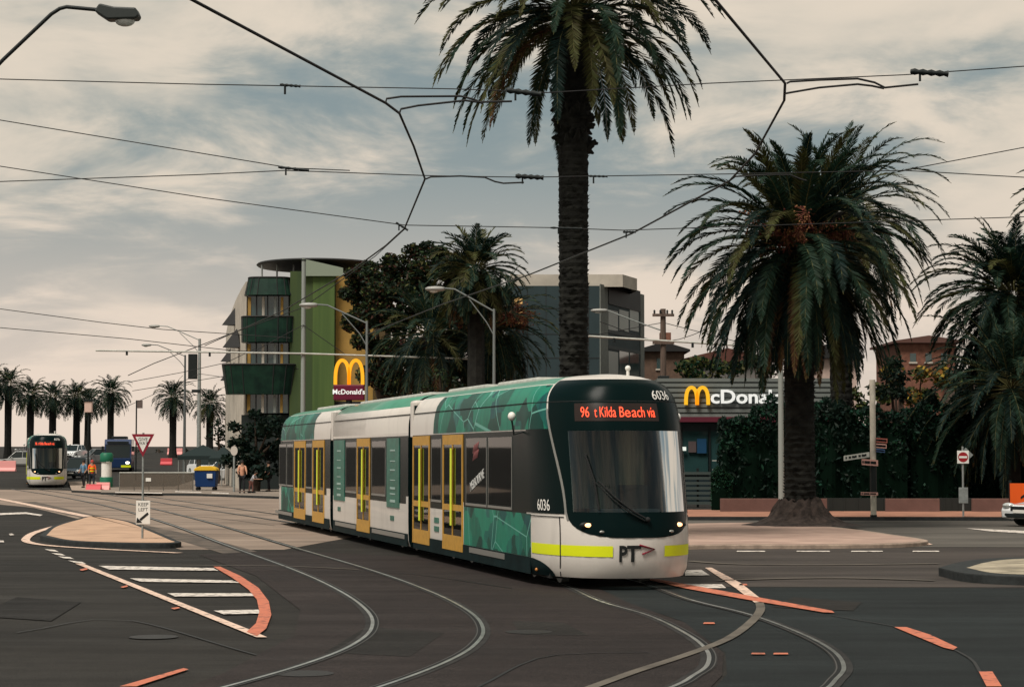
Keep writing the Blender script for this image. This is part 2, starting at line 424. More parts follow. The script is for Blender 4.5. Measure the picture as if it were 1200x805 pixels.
for pts, sd in (([(20, 700), (95, 706), (60, 728), (-30, 722)], 21), ([(430, 735), (520, 742), (480, 770), (380, 765)], 31), ([(930, 700), (1010, 706), (1000, 716), (905, 712)], 41), ([(600, 728), (660, 730), (690, 745), (610, 744)], 51)):
    sheet('asphalt_patch', pxs(*pts), .0105, asphalt_mat('asphalt_patch', (.0125, .011, .0095), sd))
mh = mat('manhole_iron', (.03, .028, .026), rough=.5, metal=.5, bump=.6, bscale=25)
for px, py in ((357, 790), (620, 741), (180, 747)):
    c = G(px, py); mb = MB(); n = 28; mb.add([(c.x + .3 * math.cos(2 * PI * i / n), c.y + .3 * math.sin(2 * PI * i / n), .0135) for i in range(n)], [tuple(range(n))]); struct(mb.build('manhole_cover', mh))
# ------------------------------------------------------------------ TRAM
def interp(tab, z):
    if z <= tab[0][0]: return tab[0][1]
    for (a, fa), (b, fb) in zip(tab, tab[1:]):
        if z <= b:
            t = (z - a) / (b - a); return fa + (fb - fa) * t
    return tab[-1][1]
NT = [(.18, .14), (.3, .06), (.5, .015), (.75, 0), (1.0, .02), (1.3, .08), (1.7, .17), (2.2, .29), (2.7, .42), (3.0, .52), (3.2, .6), (3.4, .71), (3.5, .86), (3.57, 1.15), (3.61, 1.6), (3.63, 2.3)]
WT = [(.18, 1.27), (.3, 1.31), (.6, 1.325), (2.7, 1.325), (2.9, 1.32), (3.05, 1.30), (3.2, 1.27), (3.32, 1.2), (3.42, 1.1), (3.5, .95), (3.56, .75), (3.6, .45), (3.63, .02)]
LN = 1.9
ROOFZ = [.18, .3, .5, .75, 1, 1.15, 1.3, 1.5, 1.7, 1.95, 2.2, 2.45, 2.6, 2.7, 2.8, 2.9, 3.0, 3.05, 3.12, 3.18, 3.24, 3.3, 3.35, 3.4, 3.44, 3.47, 3.5, 3.53, 3.56, 3.58, 3.6, 3.615, 3.63]
def S(q, z, off=0.0):
    """tram skin: q -1..1 round the nose (positive = kerb side), beyond = metres along the side. returns local x forward, y left"""
    def p(q, z):
        n = interp(NT, z); W = interp(WT, z); s = 1 if q >= 0 else -1; a = abs(q)
        if a <= 1:
            th = a * PI / 2; u = n + LN * (1 - math.cos(th)); v = W * math.sin(th) ** (2 / 2.5) if th > 0 else 0
        else: u = n + LN + (a - 1); v = W
        return Vector((-u, -s * v, z))
    c = p(q, z)
    if off:
        e = 1e-3; du = p(q + e, z) - p(q - e, z); dz = p(q, z + e) - p(q, z - e)
        nn = du.cross(dz)
        if nn.length < 1e-12: return c
        nn.normalize()
        if nn.x * 1 + (-nn.y if q > 0 else nn.y) * 1 < 0: nn = -nn
        c = c + nn * off
    return c
def QU(u, z): return 1 + u - interp(NT, z) - LN
def patch(mb, rows, ncol, off, mi=0, thick=0.0):
    vs = []; n = ncol + 1
    for z, a, b in rows:
        for k in range(n): vs.append(S(a + (b - a) * k / ncol, z, off))
    fs = [(j * n + i, j * n + i + 1, (j + 1) * n + i + 1, (j + 1) * n + i) for j in range(len(rows) - 1) for i in range(ncol)]
    return mb.add(vs, fs, mi, True)
def zr(a, b, n): return [a + (b - a) * i / n for i in range(n + 1)]

tram_white = mat('tram_white', (.60, .56, .51), rough=.35, coat=.2, rgb2=(.46, .43, .39), scale=1.6, stretch=(1.5, 1.5, .35), lo=.5, hi=.85, detail=9)
tram_teal_roof = mat('tram_roof_green', (.07, .23, .155), spec=.2, rough=.4, coat=.2, var=.12, scale=2)
tram_black = mat('tram_black_gloss', (.002, .008, .008), rough=.26, spec=.05)
tram_skirt = mat('tram_skirt', (.004, .013, .014), spec=.06, rough=.6, var=.3, scale=4)
rubber = mat('rubber', (.01, .011, .011), rough=.8)
yellow_frame = mat('door_yellow', (.47, .25, .035), rough=.45, var=.12, scale=6)
lime = mat('lime_stripe', (.66, .72, .01), rough=.5)
lime_rail = mat('lime_handrail', (.62, .68, .06), rough=.4)
glass_side = mat('tram_side_glass', (.002, .010, .011), rough=.04, spec=.10, bump=.35, bscale=1.3, stretch=(1.6, 1, .25))
silver = mat('silver_trim', (.3, .3, .28), rough=.35, metal=.6)
lamp_on = mat('headlight_lit', (.9, .5, .3), emit=(1, .45, .2), estr=2.2)
led = mat('led_orange_red', (.1, .01, .0), emit=(1.0, .085, .035), estr=1.5)
decal_green = mat('poster_green', (.012, .12, .085), rough=.35, var=.25, scale=3)
seat_blue = mat('interior_dark', (.05, .055, .06), rough=.8)
def wrap_mat():
    m = bpy.data.materials.new('tram_green_wrap'); m.use_nodes = True; nt = m.node_tree; b = nt.nodes['Principled BSDF']; L = nt.links
    b.inputs['Roughness'].default_value = .4; b.inputs['Specular IOR Level'].default_value = .12
    tc = nt.nodes.new('ShaderNodeTexCoord'); mp = nt.nodes.new('ShaderNodeMapping'); mp.inputs['Scale'].default_value = (.9, .25, 1.1); L.new(tc.outputs['Object'], mp.inputs[0])
    v = nt.nodes.new('ShaderNodeTexVoronoi'); v.inputs['Scale'].default_value = 1.7; v.distance = 'MANHATTAN'; L.new(mp.outputs[0], v.inputs['Vector'])
    cr = nt.nodes.new('ShaderNodeValToRGB'); el = cr.color_ramp.elements
    el[0].position = 0; el[0].color = (.003, .02, .02, 1); el[1].position = 1; el[1].color = (.06, .36, .25, 1)
    e = el.new(.35); e.color = (.006, .07, .05, 1); e = el.new(.6); e.color = (.012, .19, .12, 1); e = el.new(.8); e.color = (.006, .055, .06, 1)
    sx = nt.nodes.new('ShaderNodeSeparateColor'); L.new(v.outputs['Color'], sx.inputs[0])
    n = nt.nodes.new('ShaderNodeTexNoise'); n.inputs['Scale'].default_value = 2.2; n.inputs['Detail'].default_value = 3
    mp2 = nt.nodes.new('ShaderNodeMapping'); mp2.inputs['Scale'].default_value = (2.2, 1, .6); L.new(tc.outputs['Object'], mp2.inputs[0]); L.new(mp2.outputs[0], n.inputs['Vector'])
    mm = nt.nodes.new('ShaderNodeMix'); mm.inputs[0].default_value = .28; L.new(sx.outputs[0], mm.inputs[2]); L.new(n.outputs['Fac'], mm.inputs[3])
    L.new(mm.outputs[0], cr.inputs[0])
    v2 = nt.nodes.new('ShaderNodeTexVoronoi'); v2.feature = 'DISTANCE_TO_EDGE'; v2.inputs['Scale'].default_value = .55; L.new(mp.outputs[0], v2.inputs['Vector'])
    lt = nt.nodes.new('ShaderNodeMath'); lt.operation = 'LESS_THAN'; lt.inputs[1].default_value = .006; L.new(v2.outputs['Distance'], lt.inputs[0])
    mx = nt.nodes.new('ShaderNodeMix'); mx.data_type = 'RGBA'; mx.inputs[7].default_value = (.12, .34, .28, 1); L.new(lt.outputs[0], mx.inputs[0]); L.new(cr.outputs[0], mx.inputs[6])
    L.new(mx.outputs[2], b.inputs['Base Color']); return m
wrap = wrap_mat()
def clear_glass(name, tint=(.5, .62, .62), gl=.015):
    m = bpy.data.materials.new(name); m.use_nodes = True; nt = m.node_tree; nt.nodes.remove(nt.nodes['Principled BSDF'])
    t = nt.nodes.new('ShaderNodeBsdfTransparent'); t.inputs[0].default_value = (*tint, 1)
    g = nt.nodes.new('ShaderNodeBsdfGlossy'); g.inputs['Roughness'].default_value = .03
    lw = nt.nodes.new('ShaderNodeFresnel'); lw.inputs[0].default_value = 1.42
    mr = nt.nodes.new('ShaderNodeMapRange'); mr.inputs[3].default_value = gl; nt.links.new(lw.outputs[0], mr.inputs[0])
    mx = nt.nodes.new('ShaderNodeMixShader'); nt.links.new(mr.outputs[0], mx.inputs[0]); nt.links.new(t.outputs[0], mx.inputs[1]); nt.links.new(g.outputs[0], mx.inputs[2])
    nt.links.new(mx.outputs[0], nt.nodes['Material Output'].inputs[0]); return m
windscreen_glass = clear_glass('windscreen_glass')
glass_side = clear_glass('saloon_glass', (.34, .43, .43), .02)
blind = mat('cab_blind', (.13, .15, .15), rough=.8, rgb2=(.48, .38, .26), scale=1.1, stretch=(1, 2.2, .03), detail=3, lo=.42, hi=.6)

U1, U2, UE = 12.45, 23.4, 35.5      # joints and rear end, metres behind the nose
YV = -1.325                         # kerb side wall (facing the camera)

def side_u(px):                      # where a sight line meets the tram's kerb side
    d = ray(px, 500); o = TRAM0 + Vector((-CH, -SH, 0)) * 1.325
    # o + back*u = t*d
    den = d.x * back.y - d.y * back.x
    t = (o.x * back.y - o.y * back.x) / den
    return (d.x * t - o.x) * back.x + (d.y * t - o.y) * back.y

WS_TOP, WS_BOT = 3.3, .85
def ws_half(z):
    """half extent (q) of the black windscreen mask"""
    if z > 1.3: return .53 + .13 * sm((z - 1.3) / 1.8)
    t = max(0, (z - WS_BOT) / (1.3 - WS_BOT))
    return .53 * (1 - (1 - t) ** 2.6) ** (1 / 2.6)
HZ0, HZ1, HQ = 1.27, 2.62, .47       # clear pane
def shell_end(root, mirror):
    """one cab car: shell with windscreen opening"""
    mb = MB(); zs = sorted(set(ROOFZ + [HZ0, HZ1]))
    ue = U1 - .18 if not mirror else (UE - U2) - .18
    qs = [-1, -.94, -.88, -.82, -.75, -.68, -.6, -.53, -HQ, -.4, -.3, -.2, -.1, 0, .1, .2, .3, .4, HQ, .53, .6, .68, .75, .82, .88, .94, 1]
    n = len(qs) + 2
    vs = []
    for z in zs:
        vs.append(S(-QU(ue, z), z)); vs += [S(q, z) for q in qs]; vs.append(S(QU(ue, z), z))
    fs = []; ms = []
    for j in range(len(zs) - 1):
        for i in range(n - 1):
            if i >= 1 and i < n - 2:
                if qs[i - 1] >= -HQ - 1e-6 and qs[i] <= HQ + 1e-6 and zs[j] >= HZ0 - 1e-6 and zs[j + 1] <= HZ1 + 1e-6: continue
            if i in (0, n - 2) and zs[j] >= 1.3 - 1e-6 and zs[j + 1] <= 2.6 + 1e-6: continue
            fs.append((j * n + i, j * n + i + 1, (j + 1) * n + i + 1, (j + 1) * n + i)); ms.append(1 if zs[j] >= 3.42 and not (1 <= i < n - 2 and abs(qs[i - 1] + qs[i]) / 2 < .7) else 0)
    o = len(mb.v); mb.v += [tuple(v) for v in vs]
    for f, m_ in zip(fs, ms): mb.f.append(f); mb.m.append(m_); mb.sm.append(True)
    mb.box(-ue, -ue + .02, -1.29, 1.29, .2, 3.3, 2)
    ob = mb.build('body', [tram_white, tram_teal_roof, tram_black], root, fixn=True)
    if mirror: flip(ob)
    return ob
def flip(ob):
    for v in ob.data.vertices: v.co.x = -UE - v.co.x; v.co.y = -v.co.y
def part(root, name, mb, m, mirror=False, parent=None, **k):
    o = mb.build(name, m, parent or root, **k)
    if mirror: flip(o)
    return o
def sidebox(mb, u0, u1, z0, z1, t=.01, mi=0, side=1, inset=0):
    y0 = 1.325 - inset; y1 = 1.325 + t
    if side > 0: mb.box(-u1, -u0, -y1, -y0, z0, z1, mi)
    else: mb.box(-u1, -u0, y0, y1, z0, z1, mi)

def cab(root, mirror):
    shell_end(root, mirror)
    zt = 3.46
    # black mask round the clear pane
    mb = MB(); o_ = .008
    lowrows = [(z, -ws_half(z), ws_half(z)) for z in [WS_BOT + .003, .86, .88, .91, .95, 1.0, 1.06, 1.13, 1.2, HZ0]]
    patch(mb, lowrows, 26, o_)
    mid = zr(HZ0, HZ1, 8)
    patch(mb, [(z, -ws_half(z), -HQ) for z in mid], 4, o_); patch(mb, [(z, HQ, ws_half(z)) for z in mid], 4, o_)
    patch(mb, [(z, -ws_half(z), ws_half(z)) for z in (HZ1, 2.7, 2.85, 3.0, 3.11)], 26, o_)
    patch(mb, [(z, -ws_half(z), ws_half(z)) for z in (3.11, 3.2, 3.3, 3.35, 3.4, 3.44, 3.47, 3.49)], 30, o_)
    ob = part(root, 'windscreen_surround', mb, tram_black, mirror)
    mb = MB(); patch(mb, [(z, -HQ, HQ) for z in mid], 18, .006)
    part(root, 'windscreen', mb, windscreen_glass, mirror)
    # panel seam line
    mb = MB(); patch(mb, [(3.11, -1.3, 1.3), (3.122, -1.3, 1.3)], 30, .013); part(root, 'panel_seam', mb, rubber, mirror)
    # silver pillars beside the windscreen
    for s in (1, -1):
        mb = MB()
        patch(mb, [(z, s * ws_half(z), s * (ws_half(z) + .02)) for z in zr(1.13, 3.0, 12)], 2, .014)
        part(root, 'windscreen_pillar', mb, silver, mirror)
    # cab side glass (black)
    for s in (1, -1):
        mb = MB()
        patch(mb, [(z, s * (ws_half(z) + .024), s * QU(3.0 if False else 2.32, z)) for z in zr(1.23, 2.66, 8)], 12, .009)
        part(root, 'cab_side_window', mb, tram_black, mirror)
    # bumper stripe, seams
    for (a, b) in ((-.59, -.17), (.16, .60)):
        mb = MB(); patch(mb, [(z, a, b) for z in (.54, .60, .72)], 12, .006); part(root, 'reflective_stripe', mb, lime, mirror)
    mb = MB(); patch(mb, [(z, .612, QU(1.93, z)) for z in (.54, .60, .72)], 8, .006); part(root, 'reflective_stripe', mb, lime, mirror)
    for s in (1, -1):
        mb = MB(); patch(mb, [(z, s * .601, s * .611) for z in zr(.19, 1.19, 6)], 1, .009)
        patch(mb, [(z, s * .56, s * QU(2.0, z)) for z in (1.172, 1.188)], 8, .012)
        for zz in (.1,): pass
        part(root, 'panel_seam', mb, rubber, mirror)
    # headlights in dark pods
    for s in (1, -1):
        c = S(s * .345, 1.055, .012)
        mb = MB(); mb.ball(c, (.035, .06, .035)); hl = part(root, 'headlight', mb, lamp_on, mirror)
        c = S(s * .37, 1.055, .0); mb = MB(); mb.ball(c, (.04, .11, .055)); part(root, 'headlight_housing', mb, dark_metal, mirror, parent=hl)
        c = S(s * .24, .95, .005); mb = MB(); mb.ball(c, (.03, .05, .025)); part(root, 'marker_lamp', mb, silver, mirror)
    # wiper: arm from the base, blade up the glass
    mb = MB()
    arm = [S(-.04, 1.14, .05), S(.03, 1.28, .08), S(.13, 1.5, .08), S(.24, 1.77, .06)]
    mb.tube(arm, .018, 6); mb.tube([a + Vector((0, -.05, -.02)) for a in arm], .012, 6); mb.ball(arm[0], .045)
    w = part(root, 'wiper', mb, rubber, mirror)
    mb = MB(); mb.tube([S(.25, 1.3, .045), S(.27, 1.77, .05), S(.33, 2.22, .045)], .02, 6); part(root, 'wiper_blade', mb, rubber, mirror, parent=w)
    # cab interior
    mb = MB()
    mb.box(-2.6, -1.6, -1.15, 1.15, 1.12, 1.16, 0); mb.box(-1.599, -.6, -.8, .8, 1.12, 1.16, 0)   # dashboard/floor
    mb.box(-1.25, -.75, -.5, .6, 1.163, 1.3, 0)
    part(root, 'dashboard', mb, seat_blue, mirror)
    mb = MB(); npl = 46
    vs = []; 
    for i in range(npl + 1):
        y = 1.15 - 0 - 2.3 * (1 - i / npl) if False else -1.15 + 1.72 * i / npl; x = -1.5 + (.035 if i % 2 else 0)
        vs += [(x, y, 1.3), (x, y, 2.67)]
    mb.add(vs, [(2 * i, 2 * i + 2, 2 * i + 3, 2 * i + 1) for i in range(npl)])
    part(root, 'cab_blind', mb, blind, mirror)
    mb = MB(); mb.box(-2.4, -2.3, -1.25, 1.25, 1.17, 2.67); mb.box(-1.6, -1.2, .1, .55, 1.16, 1.7); mb.box(-1.65, -1.55, .12, .53, 1.6, 2.1)
    part(root, 'cab_bulkhead', mb, seat_blue, mirror, bevel=.01)
    # destination display
    mb = MB(); patch(mb, [(z, -.2, .40) for z in (2.78, 2.88, 2.98, 3.08)], 12, .012)
    dd = part(root, 'destination_display', mb, mat('display_black', (.02, .012, .01), rough=.25), mirror)
    def dtext(txt, q0, q1, zc, hgt, m, name, nudge=.02, sx=1, parent=None, bold=0):
        me = text_mesh(txt, hgt, .002, 1.0, bold=bold); xs = [v.co.x for v in me.vertices]; a, b = min(xs), max(xs); me.materials.clear(); me.materials.append(m)
        for v in me.vertices:
            t = (v.co.x - a) / (b - a); q = q0 + (q1 - q0) * t; p = S(q, zc + v.co.y, nudge + v.co.z); v.co = p
        ob = bpy.data.objects.new(name, me); COL.objects.link(ob); ob.parent = parent or root
        if mirror: flip(ob)
        return ob
    if not mirror:
        dtext('96', .345, .275, 2.92, .25, led, 'route_number', parent=dd)
        dtext('t Kilda Beach via', .235, -.165, 2.92, .25, led, 'destination_text', parent=dd)
        dtext('6036', -.17, -.38, 3.21, .22, white_paint, 'fleet_number')
        dtext('6036', .86, .70, 1.36, .27, white_paint, 'fleet_number')
        dtext('PT', .115, -.005, .58, .36, black_paint, 'operator_logo', .012, bold=.012)
        mb = MB(); ins = [(-.0, .735), (-.085, .665), (-.01, .585)]
        mb.tube([S(q, z, .016) for q, z in ins], .017, 4)
        part(root, 'logo_chevron', mb, mat('logo_crimson', (.22, .01, .03), rough=.5), mirror)
    def stext(txt, u, z, hgt, m, name, sx=1, shear=0, rot=0):
        me = text_mesh(txt, hgt, .003, sx, shear=shear); me.materials.clear(); me.materials.append(m)
        for v in me.vertices:
            x, y = v.co.x, v.co.y; x, y = x * math.cos(rot) - y * math.sin(rot), x * math.sin(rot) + y * math.cos(rot)
            v.co = Vector((-u + x, -1.325 - .018 - v.co.z, z + y))
        ob = bpy.data.objects.new(name, me); COL.objects.link(ob); ob.parent = root; return ob
    return stext

def door(root, u0, u1, both=True):
    """twin-leaf yellow door"""
    for side in ((1,) if both is False else (1, -1)):
        mb = MB(); z0, z1 = .3, 2.62; w = u1 - u0; c = (u0 + u1) / 2; fr = .055 * w / 1.2
        def bx(a, b, za, zb, t=.02): sidebox(mb, a, b, za, zb, t, 0, side)
        bx(u0, u0 + fr, z0, z1); bx(u1 - fr, u1, z0, z1); bx(u0 + fr, u1 - fr, z1 - .2, z1, .019); bx(u0 + fr, u1 - fr, z0, z0 + .3, .019)
        bx(u0 + fr, u1 - fr, 1.1, 1.22, .019); bx(c - .025, c + .025, z0 + .3, 1.1, .021); bx(c - .025, c + .025, 1.22, z1 - .2, .021)
        d = mb.build('door', yellow_frame, root)
        for (a, b) in ((u0 + fr, c - .025), (c + .025, u1 - fr)):
            for (za, zb) in ((z0 + .3, 1.1), (1.22, z1 - .2)):
                mb = MB(); sidebox(mb, a, b, za, zb, .008, 0, side); mb.build('door_pane', glass_side, d)
        for e in (-.035, .035):
            mb = MB(); y = -(1.325 + .045) * side
            mb.tube([(-(c + e), y, .8), (-(c + e), y, 2.35)], .016, 6); mb.build('handrail', lime_rail, d)

def tram(root):
    st = cab(root, False); cab(root, True)
    # middle car
    mb = MB(); prof = [(-interp(WT, z), z) for z in ROOFZ] + [(interp(WT, z), z) for z in reversed(ROOFZ[:-1])]
    a, b = U1 + .3, U2 - .3; n = len(prof)
    vs = [(-a, y, z) for y, z in prof] + [(-b, y, z) for y, z in prof]
    mb.add(vs, [tuple(range(n))] + [tuple(reversed(range(n, 2 * n)))], 2)
    o = 0
    for i in range(n):
        zz = (prof[i][1] + prof[(i + 1) % n][1]) / 2
        if i != n - 1 and 1.3 < zz < 2.6: continue
        mb.add([vs[i], vs[(i + 1) % n], vs[(i + 1) % n + n], vs[i + n]], [(0, 3, 2, 1)], 1 if zz > 3.3 else 0, zz > 2.7)
    mb.build('middle_body', [tram_white, tram_teal_roof, tram_black], root, fixn=True)
    # gangways
    for uj in (U1, U2):
        mb = MB(); k = 9
        for i in range(k):
            u = uj - .3 + .6 * i / k; r = 1.22 if i % 2 == 0 else 1.17
            mb.box(-(u + .6 / k), -u, -r, r, .3, 3.2 if i % 2 == 0 else 3.15)
        mb.build('gangway', rubber, root)
        mb = MB(); mb.box(-(uj + .3), -(uj - .16), -1.29, 1.29, 3.0, 3.42); mb.build('gangway_cover', tram_white, root, bevel=.06)
        for s in (1, -1):
            mb = MB(); mb.box(-(uj + .05), -(uj - .17), *(sorted((s * 1.2, s * 1.335))), 2.6, 3.38); mb.build('gangway_fairing', tram_white, root, bevel=.02)
    X = side_u
    # upper band wraps, lower wraps etc, both sides
    def both(name, m, u0, u1, z0, z1, t=.006, **k):
        for s in (1, -1):
            mb = MB(); sidebox(mb, u0, u1, z0, z1, t, 0, s); part(root, name, mb, m, **k)
    # upper green wrap on front car: follows the cove of the roof
    def cove(name, m, u0, u1, z0, z1, mirror=False, n=8, off=.006, slant=0):
        for s in (1, -1):
            mb = MB(); qm = 1.1 if u0 == 0 else None
            if qm: patch(mb, [(z, s * (ws_half(z) + .02), s * qm) for z in zr(z0, z1, n)], 14, off)
            patch(mb, [(z, s * (qm or QU(u0, z)), s * QU(u1 + slant * (z - z0) / (z1 - z0), z)) for z in zr(z0, z1, n)], 8, off)
            part(root, name, mb, m, mirror)
    cove('green_wrap', wrap, 0, X(508), 2.66, 3.42, slant=-.1)
    cove('green_wrap', wrap, 0, (UE - X(368)), 2.66, 3.42, True)
    # roofline drip seam
    for s in (1, -1):
        mb = MB()
        for (a, b) in ((2.4, U1 - .2), (U1 + .3, U2 - .3), (U2 + .2, UE - 1.9)):
            mb.box(-b, -a, *(sorted((s * 1.25, s * 1.306))), 3.11, 3.124)
        mb.build('roof_seam', rubber, root)
    # lower wraps
    both('green_wrap', wrap, 2.0, X(544), .46, 1.2)
    both('green_wrap', wrap, X(345.5), UE - 2.2, .46, 1.2)
    # window band black background
    both('window_band', tram_black, 2.3, X(544) + .02, 1.2, 1.29, .004)
    both('window_band', tram_black, X(519), X(504.5), 1.1, 1.29, .004)
    both('window_band', tram_black, X(476), X(391), 1.12, 1.29, .004)
    both('window_band', tram_black, X(383), UE - 2.3, 1.1, 1.29, .004)
    # doors
    doors = [(543, 519.5), (504, 484.5), (434, 419), (380.5, 367), (358.5, 345.5)]
    for a, b in doors: door(root, X(a), X(b))
    # windows with frames
    wins = [(600, 573), (570.5, 547), (517.5, 506.5), (452, 436.5), (418, 406), (366, 359.5), (344, 337), (336, 328)]
    for a, b in wins:
        u0, u1 = X(a), X(b)
        for s in (1, -1):
            mb = MB(); sidebox(mb, u0, u1, 1.28, 2.54, .012, 0, s)
            w = mb.build('window', glass_side, root); mb = MB()
            sidebox(mb, u0 - .03, u1 + .03, 1.235, 1.28, .02, 0, s); sidebox(mb, u0 - .02, u0, 1.28, 2.54, .014, 0, s); sidebox(mb, u1, u1 + .02, 1.28, 2.54, .014, 0, s)
            mb.build('window_frame', silver, w)
    ops = sorted([(X(a), X(b)) for a, b in wins] + [(X(a) + .02, X(b) - .02) for a, b in doors])
    for lo, hi in ((2.26, U1 - .19), (U1 + .31, U2 - .31), (U2 + .19, UE - 2.26)):
        cur = lo; segs = []
        for a, b in ops:
            if a >= lo - .3 and b <= hi + .6:
                if a > cur: segs.append((cur, a))
                cur = max(cur, b)
        if hi > cur: segs.append((cur, hi))
        for s in (1, -1):
            for a, b in segs: mb = MB(); sidebox(mb, a, b, 1.29, 2.605, .003, 0, s, .03); mb.build('window_pier', tram_black, root)
            mb = MB(); sidebox(mb, lo, hi, 2.54, 2.64, .0025, 0, s, .035); mb.build('window_header', tram_black, root)
    # saloon
    mb = MB(); mb.box(-UE + 2.4, -2.45, -1.22, 1.22, .42, .5); mb.build('floor', mat('saloon_floor', (.06, .065, .07), rough=.7), root)
    mb = MB(); mb.box(-UE + 2.4, -2.45, -1.1, 1.1, 2.7, 2.74); mb.build('ceiling', mat('saloon_ceiling', (.5, .5, .47), rough=.6), root)
    sm_ = mat('seat_fabric', (.02, .06, .10), rough=.9, var=.3, scale=9)
    for u in (3.4, 4.5, 5.6, 8.6, 10.9, 13.6, 14.5, 16.2, 19.2, 20.4, 21.6, 24.6, 25.6, 28.6, 31.2, 32.4):
        for y in (-.85, .85):
            mb = MB(); mb.box(-u - .22, -u + .22, y - .24, y + .24, .9, 1.0); mb.box(-u - .26, -u - .2, y - .24, y + .24, 1.0, 1.62); mb.box(-u - .05, -u + .05, y - .1, y + .1, .5, .9); mb.build('seat', sm_, root, bevel=.02)
    for u in (5.1, 7.3, 8.2, 10.0, 11.8, 15.3, 17.0, 18.8, 20.0, 24.2, 27.0, 29.6, 31.8):
        for y in (-.45, .45): mb = MB(); mb.tube([(-u, y, .5), (-u, y, 2.7)], .02, 6); mb.build('grab_pole', lime_rail, root)
    # green poster panels of the middle car
    for a, b in ((468.5, 454), (404.5, 392)):
        both('poster_panel', decal_green, X(a), X(b), 1.0, 2.6, .018)
        mb = MB()
        um = (X(a) + X(b)) / 2
        for zz, hh in ((2.3, .035), (2.06, .02), (1.85, .03), (1.62, .02), (1.42, .05), (1.3, .03), (1.12, .06)):
            mb.box(-um - .3, -um + .3, -1.349, -1.34, zz, zz + hh)
        mb.build('poster_lettering', mat('lettering_pale', (.3, .42, .38), rough=.5), root)
    # small notices on white lower panels
    mb = MB()
    for px, z in ((512, .8), (512, .62), (398, .72), (460, .7)): u = X(px); mb.box(-u - .22, -u + .22, -1.336, -1.328, z, z + .11)
    mb.build('notice', decal_green, root)
    # melbourne sticker on a window
    st('MELBOURNE', X(560), 1.72, .26, mat('sticker_white', (.5, .5, .48), rough=.5), 'window_lettering', .8, 0, R(14))
    for q in (2.2, 2.34):
        st('/////', X(558), q, .2, mat('sticker_pink', (.35, .12, .12), rough=.5), 'window_graphic', 1.6, .3, R(10))
    # skirts
    for (a, b, nm) in ((2.0, U1 - .3, 0), (U1 + .35, U2 - .35, 0), (U2 + .3, UE - 1.6, 0)):
        both('skirt', tram_skirt, a, b, .17, .455, .009)
    # silver step plates
    for a, b in ((592, 551), (475, 437), (418, 394), (343, 324)):
        both('step_plate', silver, X(a), X(b), .33, .43, .02)
    # bogies
    for u in (2.9, 9.6, 15.2, 21.2, UE - 8.0, UE - 2.9):
        mb = MB(); mb.box(-u - 1.1, -u + 1.1, -1.1, 1.1, .12, .4)
        bg = mb.build('bogie', rubber, root, bevel=.03)
        for du in (-.85, .85):
            for s in (1, -1): mb = MB(); mb.tube([(-u - du, s * .66, .3), (-u - du, s * .8, .3)], .29, 16); mb.build('wheel', galv, bg)
    # wheel arch cut (dark) at the front corner
    for s in (1, -1):
        mb = MB(); patch(mb, [(z, s * (1.0 - .34 * math.sqrt(max(0, 1 - ((z - .18) / .275) ** 1.6))), s * 1.12) for z in zr(.185, .453, 8)], 8, .012)
        part(root, 'wheel_arch', mb, tram_skirt)
    mb = MB(); mb.ball(S(.9, .27, .02), .03); mb.build('side_marker', mat('amber_lens', (.5, .2, .05), rough=.3), root)
    # underfloor
    mb = MB(); mb.box(-UE + 1.4, -1.2, -1.2, 1.2, .14, .3); mb.build('underframe', rubber, root)
    # mirror cameras: white ball on stalk
    for s in (1, -1):
        mb = MB(); p = Vector((-2.55, -s * 1.325, 2.62))
        mb.tube([p, p + Vector((0, -s * .16, -.05)), p + Vector((0, -s * .2, .2))], .018, 6)
        mi = mb.build('mirror_bracket', dark_metal, root)
        mb = MB(); mb.ball(p + Vector((0, -s * .2, .27)), (.08, .07, .08)); mb.build('camera_pod', white_paint, mi)
    # roof equipment and aerial
    mb = MB(); mb.tube([(-2.2, .5, 3.55), (-2.2, .5, 3.72)], .03, 8); mb.ball((-2.2, .5, 3.74), .05); mb.build('roof_beacon', white_paint, root)
    mb = MB()
    for (a, b) in ((4, 7), (8, 11.5), (13.5, 22.5), (25, 30)): mb.box(-b, -a, -.7, .7, 3.5, 3.64)
    mb.build('roof_equipment', galv_pale, root, bevel=.05)
    # pantograph
    u = 18.2; mb = MB()
    mb.tube([(-u + .3, -.45, 3.5), (-u - .8, -.25, 4.5), (-u + .2, -.3, 5.52)], .025, 6); mb.tube([(-u + .3, .45, 3.5), (-u - .8, .25, 4.5), (-u + .2, .3, 5.52)], .025, 6)
    for dx in (0, .28): mb.tube([(-u + .1 + dx, -.8, 5.48), (-u + .1 + dx, -.55, 5.56), (-u + .1 + dx, .55, 5.56), (-u + .1 + dx, .8, 5.48)], .02, 6)
    pant = mb
    return pant
tr = empty('tram', TRAM0 + Vector((0, 0, .02)), -PI / 2 + h, 'long green and white tram with yellow doors crossing the middle of the junction', 'tram', 'low-floor trams on the line')
pant = tram(tr)
tr2 = copy_tree(tr); p = G(55, 571.5)
tr2.location = (p.x, p.y, .02); tr2.rotation_euler = (0, 0, -PI / 2 + R(13.0))
tr2['label'] = 'small distant white and green tram facing us at the far left stop'
